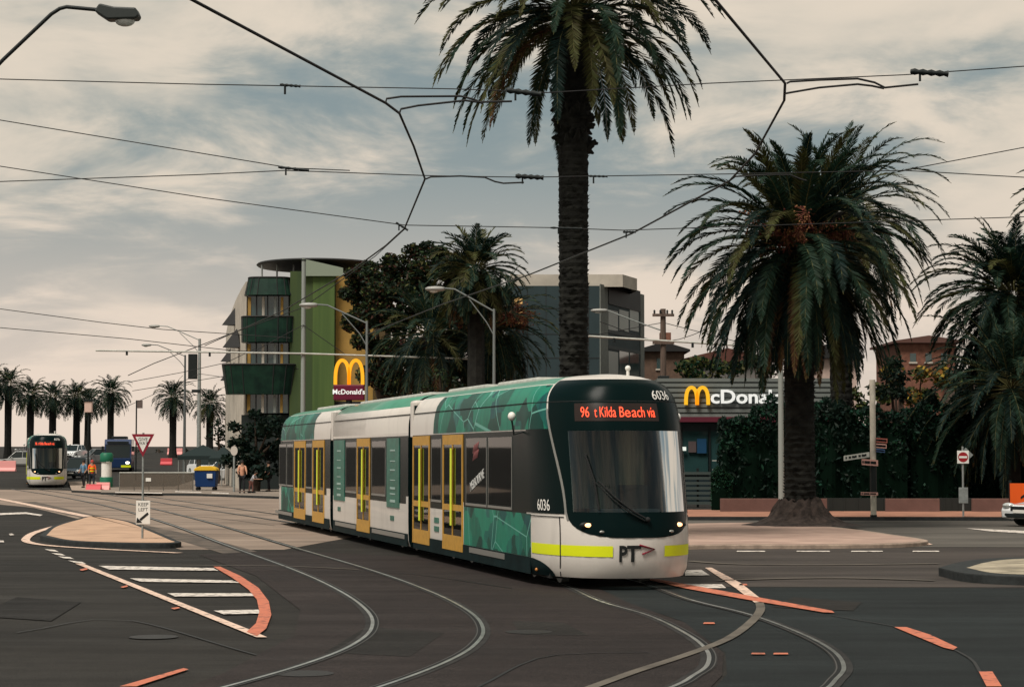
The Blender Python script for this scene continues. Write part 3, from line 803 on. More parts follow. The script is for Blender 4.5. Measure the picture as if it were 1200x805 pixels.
# ------------------------------------------------------------------ vegetation
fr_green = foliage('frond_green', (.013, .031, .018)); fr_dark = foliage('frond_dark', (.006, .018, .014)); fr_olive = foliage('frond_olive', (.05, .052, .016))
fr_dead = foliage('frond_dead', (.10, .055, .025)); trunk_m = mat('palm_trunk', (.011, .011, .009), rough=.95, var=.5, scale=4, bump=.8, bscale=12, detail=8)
rachis_m = mat('frond_rachis', (.09, .085, .03), rough=.7)
def frond(mb, rnd, base, az, el, L, mi, nl=40, ll=.5, lw=.034, droop=1.0, twist=0, rad=.02, fwd=.75):
    """one feather leaf: arching rachis with two rows of leaflets"""
    n = 12; p = Vector(base); pts = [p.copy()]; e = el; dirs = []
    side = Vector((-math.sin(az), math.cos(az), 0)); az2 = az
    for i in range(n):
        t = i / n
        d = Vector((math.cos(az2) * math.cos(e), math.sin(az2) * math.cos(e), math.sin(e))); dirs.append(d)
        p = p + d * (L / n); pts.append(p.copy())
        e -= droop * (.05 + .2 * t) * max(.15, math.cos(e)) ; e = max(e, -1.5); az2 += twist / n
    mb.tube(pts[::2], [rad * (1 - .8 * i / 6) + .004 for i in range(len(pts[::2]))], 3, 3, caps=False)
    vs = []; fs = []
    for k in range(nl):
        t = .14 + .86 * (k + .5) / nl; x = t * n; i = min(n - 1, int(x)); f = x - i
        c = pts[i].lerp(pts[i + 1], f); d = dirs[i]; sd = d.cross(Vector((0, 0, 1)))
        sd = sd.normalized() if sd.length > .15 else side
        up = sd.cross(d).normalized()
        l = ll * (math.sin(PI * min(1, (t * .9 + .12))) ** .55) * rnd.uniform(.8, 1.1)
        for s in (1, -1):
            fw = fwd + .7 * t + rnd.uniform(-.15, .15)
            v = (sd * s * 1.0 + d * fw + up * rnd.uniform(.0, .45)); v.normalize()
            tip = c + v * l + Vector((0, 0, -l * l * rnd.uniform(.15, .55)))
            midp = c + v * l * .5 + Vector((0, 0, -.02))
            wv = d * lw * .5 + up * lw * rnd.uniform(-.3, .3)
            o = len(vs); vs += [c - wv * .6, midp - wv, tip, midp + wv, c + wv * .6]; fs.append((o, o + 1, o + 2, o + 3, o + 4))
    mb.add(vs, fs, mi)

def palm(x, y, zb, H, r0, RL, nf=110, seed=1, label='', group=None, nl=42, ll=.5, lw=.036, low=-.9, trunk_detail=True, dead=.05, fruit=False, boots=True, olive=.2, name='date_palm', wide=1.0, skirt=False, top=1.35, droop=1.0, collar=None, ringstep=.13):
    rnd = random.Random(seed)
    root = empty(name, (x, y, zb), 0, label, 'palm tree', group)
    # trunk
    mb = MB(); nr = int(H / ringstep) if trunk_detail else 8; ns = 22 if trunk_detail else 8
    vs = []
    for i in range(nr + 1):
        z = H * i / nr; t = z / H
        r = r0 * (1 + .42 * math.exp(-z / .55)) * (1 + .06 * math.sin(3 * t + seed))
        if t > .93: r *= 1 + .2 * (t - .93) / .07
        for k in range(ns):
            a = 2 * PI * k / ns
            rr_ = r * (1 + ((.02 if i % 2 else -.035) + rnd.uniform(-.035, .05) if trunk_detail else 0))
            vs.append((rr_ * math.cos(a), rr_ * math.sin(a), z))
    fs = [(i * ns + k, i * ns + (k + 1) % ns, (i + 1) * ns + (k + 1) % ns, (i + 1) * ns + k) for i in range(nr) for k in range(ns)]
    mb.add(vs, fs)
    if trunk_detail:      # old leaf scars stand out from the bark
        for i in range(2, nr):
            z = H * i / nr; r = r0 * (1 + .42 * math.exp(-z / .55))
            for k in range(13):
                if rnd.random() < .45: continue
                a = rnd.uniform(0, 2 * PI); c, s_ = math.cos(a), math.sin(a)
                w_ = r * rnd.uniform(.15, .38); o_ = rnd.uniform(.02, .075)
                P = Vector((c * r * .98, s_ * r * .98, z)); tn = Vector((-s_, c, 0)); out = Vector((c, s_, 0))
                mb.add([P - tn * w_, P + tn * w_, P + out * o_ + Vector((0, 0, ringstep * .4)), P + Vector((0, 0, -ringstep * .3))], [(0, 1, 2), (0, 3, 1), (0, 2, 3), (1, 3, 2)])
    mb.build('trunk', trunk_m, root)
    if boots and trunk_detail:
        mb = MB()
        for i in range(120):
            a = rnd.uniform(0, 2 * PI); z = H * (1 - rnd.random() ** 1.3 * .2) ; r = r0 * 1.0
            out = Vector((math.cos(a), math.sin(a), rnd.uniform(.2, 1.2))).normalized()
            p0 = Vector((math.cos(a) * r, math.sin(a) * r, z)); mb.tube([p0 - out * .35, p0 + out * rnd.uniform(.1, .3)], [.09, .035], 4)
        mb.build('leaf_bases', trunk_m, root)
    if collar:
        mb = MB()
        for i in range(95):
            a = rnd.uniform(0, 2 * PI); z = H - rnd.uniform(*collar); out = Vector((math.cos(a), math.sin(a), rnd.uniform(-.1, .7))).normalized()
            p0 = Vector((math.cos(a) * r0 * .85, math.sin(a) * r0 * .85, z)); L_ = rnd.uniform(.12, .34)
            mb.tube([p0, p0 + out * L_ * .7, p0 + out * L_ + Vector((0, 0, rnd.uniform(-.08, .12)))], [.1, .075, .03], 4)
        mb.build('frond_stubs', trunk_m, root)
    mb = MB(); crown = Vector((0, 0, H))
    for i in range(nf):
        t = (i + .5) / nf; az = i * 2.39996 + rnd.uniform(-.25, .25)
        el = top - (top - low) * t ** .9 + rnd.uniform(-.14, .14)
        L = RL * rnd.uniform(.88, 1.06) * (1 if t > .12 else .8)
        q = rnd.random(); mi = 0 if q < .5 else (1 if q < 1 - olive else 2)
        base = crown + Vector((math.cos(az), math.sin(az), 0)) * r0 * .5 + Vector((0, 0, .35 * (1 - t) - .25 * t))
        if t > .93 and rnd.random() < dead * 6: mi = 4
        frond(mb, rnd, base, az, el, L, mi, nl, ll, lw, droop, rnd.uniform(-.5, .5))
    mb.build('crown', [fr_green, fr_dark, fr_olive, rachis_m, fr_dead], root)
    if skirt:
        mb = MB()
        for i in range(34):
            az = rnd.uniform(0, 2 * PI); base = crown + Vector((math.cos(az), math.sin(az), -.15)) * r0 * .8
            frond(mb, rnd, base, az, rnd.uniform(-.95, -.55), RL * rnd.uniform(.75, 1.0), rnd.choice((0, 1, 1, 4)), nl, ll * .8, lw, 1.5)
        mb.build('hanging_fronds', [fr_green, fr_dark, fr_olive, rachis_m, fr_dead], root)
    if fruit:
        mb = MB()
        for i in range(16):
            az = -PI / 2 + rnd.uniform(-1.9, 1.9); e = rnd.uniform(.1, .8); d = Vector((math.cos(az) * math.cos(e), math.sin(az) * math.cos(e), math.sin(e)))
            L = rnd.uniform(1.0, 1.7); p0 = crown + d * .3; p1 = crown + d * L
            mb.tube([p0, p1], .03, 4)
            for k in range(46):
                q = p1 + Vector((rnd.gauss(0, .16), rnd.gauss(0, .16), rnd.uniform(-.55, .2)))
                mb.tube([p1, q], .008, 3, caps=False); mb.ball(q, .035, nu=5, nv=3)
        mb.build('fruit_stalks', mat('fruit_orange', (.17, .065, .03), rough=.7, island=.3), root)
    return root

# tall palm behind the tram
Yt = 52.0; b_ = at(672.5, 560, Yt); apex = at(684, 14, Yt)
palm(b_.x, Yt, .1, apex.z - .1, .365, 4.3, nf=112, collar=(2.0, 3.6), seed=11, label='tallest palm, its bare trunk rising behind the tram roof out of the picture', nl=84, ll=.42, lw=.055, low=-.5, olive=.3, dead=.02, ringstep=.085, droop=1.15, name='date_palm', top=1.3)
# palm on the island
p = G(938, 619); Yi = p.y; apex = at(929, 292, Yi)
palm(p.x, Yi, .1, apex.z - .1, .47, 4.7, nf=160, seed=23, label='full crowned palm with orange fruit stalks growing on the concrete island', nl=95, ll=.46, lw=.055, low=-.95, olive=.22, fruit=True, skirt=True, ringstep=.09, droop=1.1, name='date_palm', top=1.4)
mb = MB(); rnd = random.Random(3)     # root mound
n = 30; prof = [(1.75, 0), (1.3, .1), (.95, .3), (.78, .55), (.6, .8)]
vs = []
for r, z in prof:
    for k in range(n):
        a = 2 * PI * k / n; q = 1 + rnd.uniform(-.1, .1); vs.append((p.x + r * q * math.cos(a), Yi + r * q * math.sin(a) * .8, .1 + z * rnd.uniform(.85, 1.1)))
mb.add(vs, [(i * n + k, i * n + (k + 1) % n, (i + 1) * n + (k + 1) % n, (i + 1) * n + k) for i in range(len(prof) - 1) for k in range(n)])
for c in [o for o in COL.objects if o.get('label', '').startswith('full crowned')]:
    o = mb.build('root_mound', mat('soil_roots', (.035, .026, .022), rough=.95, var=.5, scale=6, bump=.8, bscale=14), c); o.location = (-p.x, -Yi, -.1)
# second palm behind it
q = at(984, 250, 84)
palm(q.x, 84, 0, q.z, .42, 5.0, nf=105, seed=31, label='palm rising behind the hedge, its crown overlapping the island palm', nl=56, ll=.5, lw=.06, low=-1.0, skirt=True, droop=1.1, fruit=False, name='date_palm')
# dark palms at the right edge
q = at(1188, 348, 87)
palm(q.x, 87, 0, q.z, .45, 4.5, nf=190, seed=41, label='big dark palm spreading over the hedge at the right edge', nl=60, ll=.55, lw=.065, low=-1.1, skirt=True, olive=.06, name='date_palm', trunk_detail=False)
q = at(1288, 250, 70)
palm(q.x, 70, 0, q.z, .42, 3.2, nf=60, seed=43, label='palm beyond the right edge with only a frond tip showing', nl=44, ll=.45, lw=.05, low=-.5, name='date_palm', trunk_detail=False)
# low arching palm in the hedge
q = at(1196, 455, 80)
palm(q.x, 81.5, 0, q.z, .35, 4.3, nf=110, seed=47, label='lower dark palm arching out over the hedge above the white car', nl=50, ll=.5, lw=.06, low=-.9, name='date_palm', trunk_detail=False, boots=False, droop=1.0, olive=.03, skirt=True)
# far palms along the esplanade (left)
far_palms = [(-14, 447, 232, 'outermost of the far palms, cut by the left picture edge'), (10, 452, 238, 'far left palm above the pink barrier'),
             (36, 463, 246, 'far palm above the silver hatchback'), (62, 466, 252, 'far palm right above the distant tram roof'),
             (90, 466, 256, 'far palm between the distant tram and the square lantern'), (103, 472, 270, 'thin far palm half hidden behind the square lantern'),
             (130, 461, 250, 'far palm with the roundest crown, left of the give way sign'),
             (203, 466, 240, 'far palm left of the two grey street lamps'), (246, 474, 250, 'far palm seen behind the tall lamp post beside the green building')]
for i, (px, py, Y, lab) in enumerate(far_palms):
    c = at(px, py, Y); zb = T(c.x, Y) - .05
    palm(c.x, Y, zb, c.z - zb, .42, 2.95 if i < 7 else 2.9, nf=70, seed=60 + i, label=lab, group='palms along the esplanade', nl=15, ll=.62, lw=.11, low=-.85, trunk_detail=False, olive=.05, name='esplanade_palm', droop=1.25, dead=0)

# broadleaf trees ----------------------------------------------------
lf_dark = foliage('leaf_dark', (.009, .019, .010)); lf_mid = foliage('leaf_mid', (.022, .036, .013)); lf_olive = foliage('leaf_olive', (.09, .10, .03))
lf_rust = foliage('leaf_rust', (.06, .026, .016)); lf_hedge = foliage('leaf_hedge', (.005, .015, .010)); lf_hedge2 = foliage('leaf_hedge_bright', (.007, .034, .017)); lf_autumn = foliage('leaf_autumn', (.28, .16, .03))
bark = mat('bark', (.05, .035, .025), rough=.95, var=.4, scale=5, bump=.6)
def leaves(mb, rnd, c, r, n, size, mis, weights=None):
    vs = []; cx, cy, cz = c
    for _ in range(n):
        d = Vector((rnd.gauss(0, 1), rnd.gauss(0, 1), rnd.gauss(0, 1))).normalized() * (rnd.random() ** .45)
        p = Vector((cx + d.x * r[0], cy + d.y * r[1], cz + d.z * r[2]))
        a = Vector((rnd.gauss(0, 1), rnd.gauss(0, 1), rnd.gauss(0, .6))).normalized() * size * rnd.uniform(.6, 1.3)
        b = a.cross(Vector((rnd.gauss(0, 1), rnd.gauss(0, 1), rnd.gauss(0, 1)))).normalized() * size * .28
        mb.add([p - a * .5, p + b, p + a * .5, p - b], [(0, 1, 2, 3)], rnd.choices(mis, weights)[0])
def tree(name, x, y, zb, top, clumps, label, mats, cat='tree', leaf=.2, per=260, seed=1, trunk_r=.22, group=None, weights=None, trunk_top=None):
    rnd = random.Random(seed); root = empty(name, (x, y, zb), 0, label, cat, group)
    mb = MB(); tt = trunk_top or (top - zb) * .5
    mb.tube([(0, 0, -.1), (.1, 0, tt * .5), (-.05, .05, tt)], [trunk_r * 1.2, trunk_r, trunk_r * .7], 8)
    for (dx, dy, dz, r) in clumps[:9]:
        mb.tube([(0, 0, tt * .8), (dx * .45, dy * .45, tt * .8 + (dz - tt * .8) * .5), (dx * .9, dy * .9, dz)], [trunk_r * .5, trunk_r * .3, .03], 5)
    mb.build('trunk', bark, root)
    mb = MB()
    for (dx, dy, dz, r) in clumps:
        k = rnd.uniform(.8, 1.2)
        leaves(mb, rnd, (dx, dy, dz), (r * k, r, r * .72), int(per * r * r), leaf, list(range(len(mats))), weights)
    mb.build('crown', mats, root); return root
def clumps_px(pts, Y, x, zb, depth, rnd):
    out = []
    for px, py, rp in pts:
        c = at(px, py, Y); out.append((c.x - x, rnd.uniform(-depth, depth), c.z - zb, rp * Y / F))
    return out
rnd = random.Random(5)
Yc = 92; base = at(450, 560, Yc)
cl = clumps_px([(435, 330, 24), (420, 345, 20), (415, 375, 20), (460, 310, 22), (485, 293, 14), (470, 335, 26), (500, 320, 24), (520, 305, 16), (455, 300, 10), (500, 286, 8), (428, 312, 14), (440, 370, 24), (425, 400, 16), (470, 375, 28), (505, 360, 26), (450, 410, 22), (480, 415, 26), (440, 440, 20), (470, 450, 26), (510, 400, 24), (505, 445, 24), (448, 345, 20), (530, 340, 20), (490, 345, 24), (416, 330, 12), (535, 310, 16), (520, 375, 22), (545, 370, 22), (540, 400, 22), (530, 430, 22), (575, 350, 18), (590, 375, 16), (570, 400, 22), (590, 425, 18), (560, 435, 24), (560, 340, 18), (515, 300, 14), (545, 300, 14), (530, 322, 16), (590, 345, 14), (598, 400, 14), (408, 345, 12), (412, 322, 10)], Yc, base.x, 0, 1.6, rnd)
tree('evergreen_tree', base.x, Yc, 0, 10, cl, 'dark dense evergreen tree between the green building and the golden arches sign', [lf_dark, lf_mid, lf_rust, lf_olive], leaf=.22, per=1500, seed=5, weights=[5, 3, 1.6, .9], trunk_r=.3)
Yd = 84
for (px, py, s, RL, lab, nm, yy) in ((558, 318, 71, 2.3, 'palm with upright fronds topping the cluster behind the tram', 'fan_topped_palm', 84), (578, 385, 72, 3.1, 'lower palm with rusty hanging fronds left of the grey building', 'rusty_palm', 88), (505, 395, 73, 3.2, 'shaggy dark palm in the middle of the cluster behind the tram', 'shaggy_palm', 88)):
    c = at(px, py, yy); palm(c.x, yy, 0, c.z, .36, RL, nf=90, seed=s, label=lab, nl=30, ll=.5, lw=.06, low=-1.1, trunk_detail=False, olive=.3 if s == 71 else .15, skirt=True, fruit=(s == 72), name='date_palm', dead=.15)
c = at(522, 460, 82)
tree('street_tree', c.x, 82, 0, 4, clumps_px([(515, 440, 16), (535, 450, 14), (500, 455, 14)], 82, c.x, 0, 1, rnd), 'small bare stemmed tree showing over the tram roof', [lf_dark, lf_mid], leaf=.18, per=260, seed=8)
# shrubs at the foot of the green building
c = at(300, 570, 119)
tree('bushy_tree', c.x, 119, 0, 5, clumps_px([(283, 520, 16), (300, 505, 18), (322, 500, 20), (345, 500, 18), (272, 540, 13), (295, 535, 18), (318, 530, 18), (275, 500, 9), (300, 485, 9), (335, 525, 18), (285, 555, 10), (310, 553, 14), (330, 550, 14)], 119, c.x, 0, 1.5, rnd), 'low dark bushy tree at the foot of the green building', [lf_hedge, lf_dark], leaf=.32, per=420, seed=9, trunk_r=.2, weights=[3, 1])
# trees beyond
for i, (px, Y, pts, lab, ms) in enumerate((
    (812, 132, [(800, 432, 14), (820, 425, 14), (842, 430, 15), (812, 445, 16), (838, 448, 16), (862, 432, 14)], 'mid green tree behind the low restaurant roof', [lf_mid, lf_hedge2, lf_olive]),
    (1070, 112, [(1050, 448, 14), (1075, 440, 15), (1098, 445, 14), (1062, 465, 16), (1090, 465, 16), (1115, 450, 12), (1108, 432, 12), (1050, 430, 12)], 'golden leaved tree in front of the brick house', [lf_autumn, lf_olive, lf_mid]),
    (896, 128, [(885, 420, 14), (905, 412, 13), (925, 420, 13), (900, 435, 14)], 'dark tree behind the island palm crown', [lf_dark, lf_mid]),
    (1010, 108, [(1000, 462, 14), (1022, 458, 14), (1040, 465, 13), (1012, 478, 15)], 'olive tree between the pale house and the golden tree', [lf_olive, lf_mid, lf_dark]))):
    c = at(px, 500, Y); tree('background_tree', c.x, Y, T(c.x, Y), 6, clumps_px(pts, Y, c.x, T(c.x, Y), 1.5, rnd), lab, ms, leaf=.34, per=330, seed=90 + i, group='trees behind the restaurant')
# small far trees on the left horizon
for i, (px, py, r) in enumerate(((186, 530, 6), (592 - 374, 527, 5), (265, 490, 12), (256, 505, 10), (160, 529, 4))):
    Y = 260; c = at(px, py, Y); zb = T(c.x, Y)
    lab = ['tiny round tree on the far road crest', 'tiny tree left of the dark tent', 'mid distance tree touching the green building base', 'low tree behind the dark tent', 'tiny shrub behind the give way triangle'][i]
    if i in (2, 3): Y = 150; c = at(px, py, Y); zb = 0
    tree('distant_tree', c.x, Y, zb, c.z, clumps_px([(px, py, r), (px - r, py + r * .7, r * .8), (px + r, py + r * .6, r * .8), (px, py + r * 1.3, r)], Y, c.x, zb, .6, rnd), lab, [lf_dark, lf_hedge], leaf=.35, per=60, seed=120 + i, trunk_r=.1, trunk_top=max(.5, c.z - zb))

# hedge: thick screen of bushes behind the low wall
def hedge(px0, px1, Y, tops, label, seed, dens=640, ms=None, depth=1.4, name='hedge', leaf=.19):
    rnd = random.Random(seed); root = None
    mb = MB(); a = at(px0, 500, Y).x; b = at(px1, 500, Y).x; cx_m = (a + b) / 2
    n = int(dens * (b - a) * 3)
    for _ in range(n):
        t = rnd.random(); px = px0 + (px1 - px0) * t; i = t * (len(tops) - 1); k = min(len(tops) - 2, int(i)); tp = tops[k] + (tops[k + 1] - tops[k]) * (i - k)
        x = at(px, 500, Y).x; zt = at(px, tp, Y).z * (1 + .26 * noise.noise(Vector((x * .7, seed, 0))) + .12 * noise.noise(Vector((x * 3, seed, 2))))
        z = zt * (1 - rnd.random() ** 1.6)
        y = rnd.uniform(-depth, depth) * (.6 + .4 * noise.noise(Vector((x * 1.5, z * 1.5, seed))))
        top = z > zt * .55
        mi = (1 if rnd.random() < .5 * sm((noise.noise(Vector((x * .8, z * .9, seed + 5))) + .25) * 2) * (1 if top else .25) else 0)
        p = Vector((x - cx_m, y, z)); d = Vector((rnd.gauss(0, 1), rnd.gauss(0, 1), rnd.gauss(.5, 1))).normalized() * leaf * rnd.choice((.5, .8, 1.1, 1.7))
        w_ = d.cross(Vector((rnd.gauss(0, 1), rnd.gauss(0, 1), rnd.gauss(0, 1)))).normalized() * leaf * .27
        mb.add([p - d * .5, p + w_, p + d * .5, p - w_], [(0, 1, 2, 3)], mi)
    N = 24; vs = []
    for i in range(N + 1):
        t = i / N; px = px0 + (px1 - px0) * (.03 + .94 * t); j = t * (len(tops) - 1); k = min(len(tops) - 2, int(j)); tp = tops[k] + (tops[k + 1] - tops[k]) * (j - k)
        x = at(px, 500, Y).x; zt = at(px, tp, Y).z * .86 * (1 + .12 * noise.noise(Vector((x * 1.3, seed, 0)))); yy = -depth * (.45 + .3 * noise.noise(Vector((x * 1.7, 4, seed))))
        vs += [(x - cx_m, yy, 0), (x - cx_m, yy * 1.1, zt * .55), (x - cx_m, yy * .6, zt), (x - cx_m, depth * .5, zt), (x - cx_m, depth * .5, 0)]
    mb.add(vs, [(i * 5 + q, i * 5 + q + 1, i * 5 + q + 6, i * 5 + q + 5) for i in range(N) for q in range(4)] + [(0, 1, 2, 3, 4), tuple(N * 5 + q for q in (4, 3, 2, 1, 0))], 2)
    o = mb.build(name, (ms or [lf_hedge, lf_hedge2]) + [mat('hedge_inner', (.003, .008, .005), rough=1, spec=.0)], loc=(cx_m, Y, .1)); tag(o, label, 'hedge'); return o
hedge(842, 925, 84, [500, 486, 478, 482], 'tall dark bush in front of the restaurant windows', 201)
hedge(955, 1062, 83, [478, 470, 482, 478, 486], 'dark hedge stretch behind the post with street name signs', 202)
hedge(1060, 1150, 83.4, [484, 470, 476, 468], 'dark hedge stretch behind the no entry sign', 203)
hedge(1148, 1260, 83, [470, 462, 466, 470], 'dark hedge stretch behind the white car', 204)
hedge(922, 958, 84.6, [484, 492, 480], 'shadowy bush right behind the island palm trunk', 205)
hedge(833, 858, 79.5, [556, 548, 560], 'small low shrub at the end of the louvred screen', 206, ms=[lf_hedge2, lf_hedge], depth=.4, name='shrub', leaf=.12)

for i, (px, Y, pts, lab) in enumerate((
    (1165, 100, [(1130, 440, 20), (1150, 410, 22), (1175, 400, 24), (1200, 395, 22), (1140, 465, 22), (1165, 450, 26), (1195, 440, 26), (1120, 470, 16), (1215, 420, 24)], 'broad dark tree filling the gap behind the right edge palms'),
    (1052, 104, [(1035, 440, 12), (1048, 425, 12), (1060, 440, 14), (1040, 458, 15), (1060, 462, 14)], 'dark tree left of the golden tree above the hedge'))):
    c = at(px, 500, Y); tree('background_tree', c.x, Y, 0, 6, clumps_px(pts, Y, c.x, 0, 1.5, rnd), lab, [lf_hedge, lf_dark], leaf=.28, per=420, seed=140 + i, group='trees behind the restaurant')
# ------------------------------------------------------------------ BUILDINGS
green_wall = mat('wall_green', (.05, .075, .022), rough=.75, rgb2=(.035, .06, .022), scale=.8, stretch=(3, 3, .12), detail=3)
green_bright = mat('wall_green_light', (.07, .115, .03), rough=.75, rgb2=(.05, .088, .024), scale=.8, stretch=(3, 3, .12), detail=3)
ochre = mat('wall_ochre', (.30, .18, .045), rough=.8, var=.12, scale=1)
pale_wall = mat('wall_pale', (.42, .38, .32), rough=.8, var=.15, scale=.6)
balc = mat('balcony_dark_green', (.003, .015, .011), rough=.4, spec=.2, rgb2=(.008, .032, .02), scale=1.5, detail=2)
win_teal = mat('window_teal', (.02, .05, .05), rough=.08, spec=.9)
win_blind = mat('window_pale', (.22, .24, .22), rough=.4)
roof_dark = mat('roof_dark', (.018, .018, .018), rough=.6)
Yb = 125
g = lambda px, py, Y=Yb: at(px, py, Y)
def X_(px, Y=Yb): return at(px, 500, Y).x
def Z_(py, Y=Yb): return at(600, py, Y).z
bl = empty('apartment_building', (X_(345), Yb, 0), 0, 'green apartment block with curved dark balconies, pale side and floating oval roof', 'building')
ox = bl.location.x
def bb(name, m, px0, px1, py0, py1, y0, y1, parent=bl, bevel=0, Y=Yb, o=ox):
    """box given by its outline at the facade depth"""
    mb = MB(); mb.box(X_(px0, Y) - o, X_(px1, Y) - o, y0, y1, max(-.0, Z_(py1, Y)) if py1 < 585 else 0, Z_(py0, Y)); return mb.build(name, m, parent, bevel=bevel)
bb('wall', green_wall, 339, 391.8, 318, 600, 0, 18)
bb('wall_panel', green_bright, 366, 391.4, 322, 600, -.06, -.003)
bb('ochre_wall', ochre, 392, 436, 322, 470, .6, 18)
bb('base_wall', mat('wall_base_dark', (.03, .03, .026), rough=.8, var=.2), 392, 436, 470.2, 600, .5, 18)
bb('stair_tower', roof_dark, 300, 338.6, 330, 600, 1.2, 16)
# storeys of the rounded corner tower
def arc_balcony(pxa, pxb, pyt, pyb, taper, m, name='balcony'):
    mb = MB(); n = 16; vs = []
    xa, xb = X_(pxa) - ox, X_(pxb) - ox; c = (xa + xb) / 2; hw = (xb - xa) / 2
    for z, k in ((Z_(pyb), 1), (Z_(pyt), taper)):
        for i in range(n + 1):
            t = -PI / 2 + PI * i / n; sx = math.copysign(abs(math.sin(t)) ** .55, math.sin(t)); vs.append((c + hw * k * sx, 1.2 - 1.7 * k * abs(math.cos(t)) ** .6, z))
    N = n + 1
    mb.add(vs, [(i, i + 1, i + 1 + N, i + N) for i in range(n)] + [tuple(reversed(range(N))), tuple(range(N, 2 * N))])
    o = mb.build(name, m, bl, fixn=True)
    mb = MB(); mb.tube([Vector(v) + Vector((0, 0, .04)) for v in vs[N:]], .05, 5); mb.build('balcony_rail', roof_dark, o)
    for i in range(1, n, 2): mb = MB(); mb.tube([Vector(vs[i]) + Vector((0, -.01, 0)), Vector(vs[i + N]) + Vector((0, -.01, 0))], .03, 4); mb.build('balcony_mullion', roof_dark, o)
arc_balcony(284, 343, 326, 346, .86, balc, 'roof_hood'); arc_balcony(281, 345, 372, 401, 1.02, balc); arc_balcony(263, 344, 428, 462, 1.12, balc)
for (a, b) in ((347, 372), (402, 427), (456, 484)):
    bb('window_band', win_teal, 288, 338, a, b, .1, 1.15)
    for (p0, p1, m) in ((289, 293, ochre), (306, 309, pale_wall), (320, 323, win_blind), (328, 331, ochre)): bb('curtain', m, p0, p1, a + 1, b - .5, .04, .095)
    for p0 in (288, 299, 312, 325, 337): bb('mullion', roof_dark, p0, p0 + 1, a, b, .0, .09)
bb('ground_storey', mat('wall_ground_dark', (.012, .018, .017), rough=.8), 282, 352, 486, 600, .3, 14)  # ground floor wall in one even dark colour
# pale curved wing running back on the left
mb = MB(); vs = []; n = 9; tops = [(287, 330, 0), (281, 340, 3), (275, 352, 7), (270, 366, 12), (266, 380, 18), (264, 392, 24)]
for px, py, dy in tops:
    Y = Yb + 1.5 + dy; x = at(px, 500, Y).x - ox; vs += [(x, 1.5 + dy, 0), (x, 1.5 + dy, at(px, py, Y).z)]
xr = X_(352) - ox
for px, py, dy in reversed(tops): Y = Yb + 1.5 + dy; vs += [(xr, 1.5 + dy, 0), (xr, 1.5 + dy, at(px, py, Y).z)]
m_ = len(vs) // 2
mb.add(vs, [(2 * i, (2 * i + 2) % (2 * m_), (2 * i + 3) % (2 * m_), 2 * i + 1) for i in range(m_)] + [tuple(2 * i + 1 for i in range(m_))])
mb.build('side_wing', pale_wall, bl, fixn=True)
for (px, py, dy) in ((269, 372, 9), (267, 437, 9), (270, 398, 5), (267, 415, 14)):      # pointed shades on the wing
    Y = Yb + dy; c = at(px, py, Y); mb = MB(); x = c.x - ox
    mb.add([(x - .5, dy, c.z - .5), (x + .7, dy - .6, c.z - .5), (x + .7, dy + 1.5, c.z - .5), (x + .4, dy, c.z + .7)], [(0, 1, 3), (1, 2, 3), (2, 0, 3), (0, 2, 1)]); mb.build('window_shade', roof_dark, bl)
for (p0, p1, a, b) in ((272, 276, 372, 400), (278, 282, 362, 395), (272, 276, 410, 425), (278, 283, 470, 500)): pass
# oval roof with glass screen
mb = MB(); n = 40; c = at(374, 311, 129); vs = []
for z, k in ((.06, .97), (.16, 1.0), (.24, .98)):
    for i in range(n): t = 2 * PI * i / n; vs.append((c.x - ox + 3.95 * k * math.cos(t), 4.5 + 4.6 * k * math.sin(t), c.z - .15 + z - .0))
mb.add(vs, [(j * n + i, j * n + (i + 1) % n, (j + 1) * n + (i + 1) % n, (j + 1) * n + i) for j in range(2) for i in range(n)] + [tuple(reversed(range(n))), tuple(range(2 * n, 3 * n))])
mb.build('roof', roof_dark, bl, fixn=True)
mb = MB(); A = at(354, 303, Yb - .3); B = at(402, 314, Yb - .3); z0 = Z_(324)
mb.add([(A.x - ox, -.3, z0), (B.x - ox, -.3, z0), (B.x - ox, -.3, B.z), (A.x - ox, -.3, A.z), (A.x - ox, -.2, z0), (B.x - ox, -.2, z0), (B.x - ox, -.2, B.z), (A.x - ox, -.2, A.z)], [(0, 1, 2, 3), (7, 6, 5, 4), (0, 4, 5, 1), (1, 5, 6, 2), (2, 6, 7, 3), (3, 7, 4, 0)])
mb.build('glass_screen', mat('screen_glass', (.22, .26, .2), rough=.25), bl)
for px in (300, 318, 338, 350): mb = MB(); x = X_(px) - ox; mb.tube([(x, 2.5, Z_(330)), (x, 2.5, c.z - .1)], .06, 6); mb.build('roof_post', galv, bl)

# grey building
gw = mat('wall_slate', (.022, .038, .042), rough=.7, var=.12, scale=.5)
A = at(592, 500, 130); B = at(703, 500, 130); C = at(755, 500, 140.5)
pil_grey = mat('pilaster_grey', (.15, .16, .145), rough=.8, var=.1)
bl2 = empty('office_building', (B.x, 130, 0), 0, 'slate grey flat roofed building behind the tall palm trunk', 'building')
def quadbox(mb, p, q, z0, z1, t, mi=0, off=0):
    """wall slab from p to q (world xy, relative to B), outside on the camera side"""
    d = (q - p).normalized(); nn = Vector((d.y, -d.x, 0)); a = p + nn * off
    mb.obox((a.x, a.y, z0), (q.x - p.x, q.y - p.y, 0), tuple(-nn * t), (0, 0, z1 - z0), mi)
O0 = Vector((0, 0, 0)); Ar = Vector((A.x - B.x, 0, 0)); Cr = Vector((C.x - B.x, 10.5, 0))
zt = at(600, 335, 130).z
mb = MB(); mb.slab([(Ar.x, 0), (0, 0), (Cr.x, Cr.y), (Cr.x - 8, Cr.y + 2), (Ar.x, 12)], 0, zt); mb.build('wall', gw, bl2)
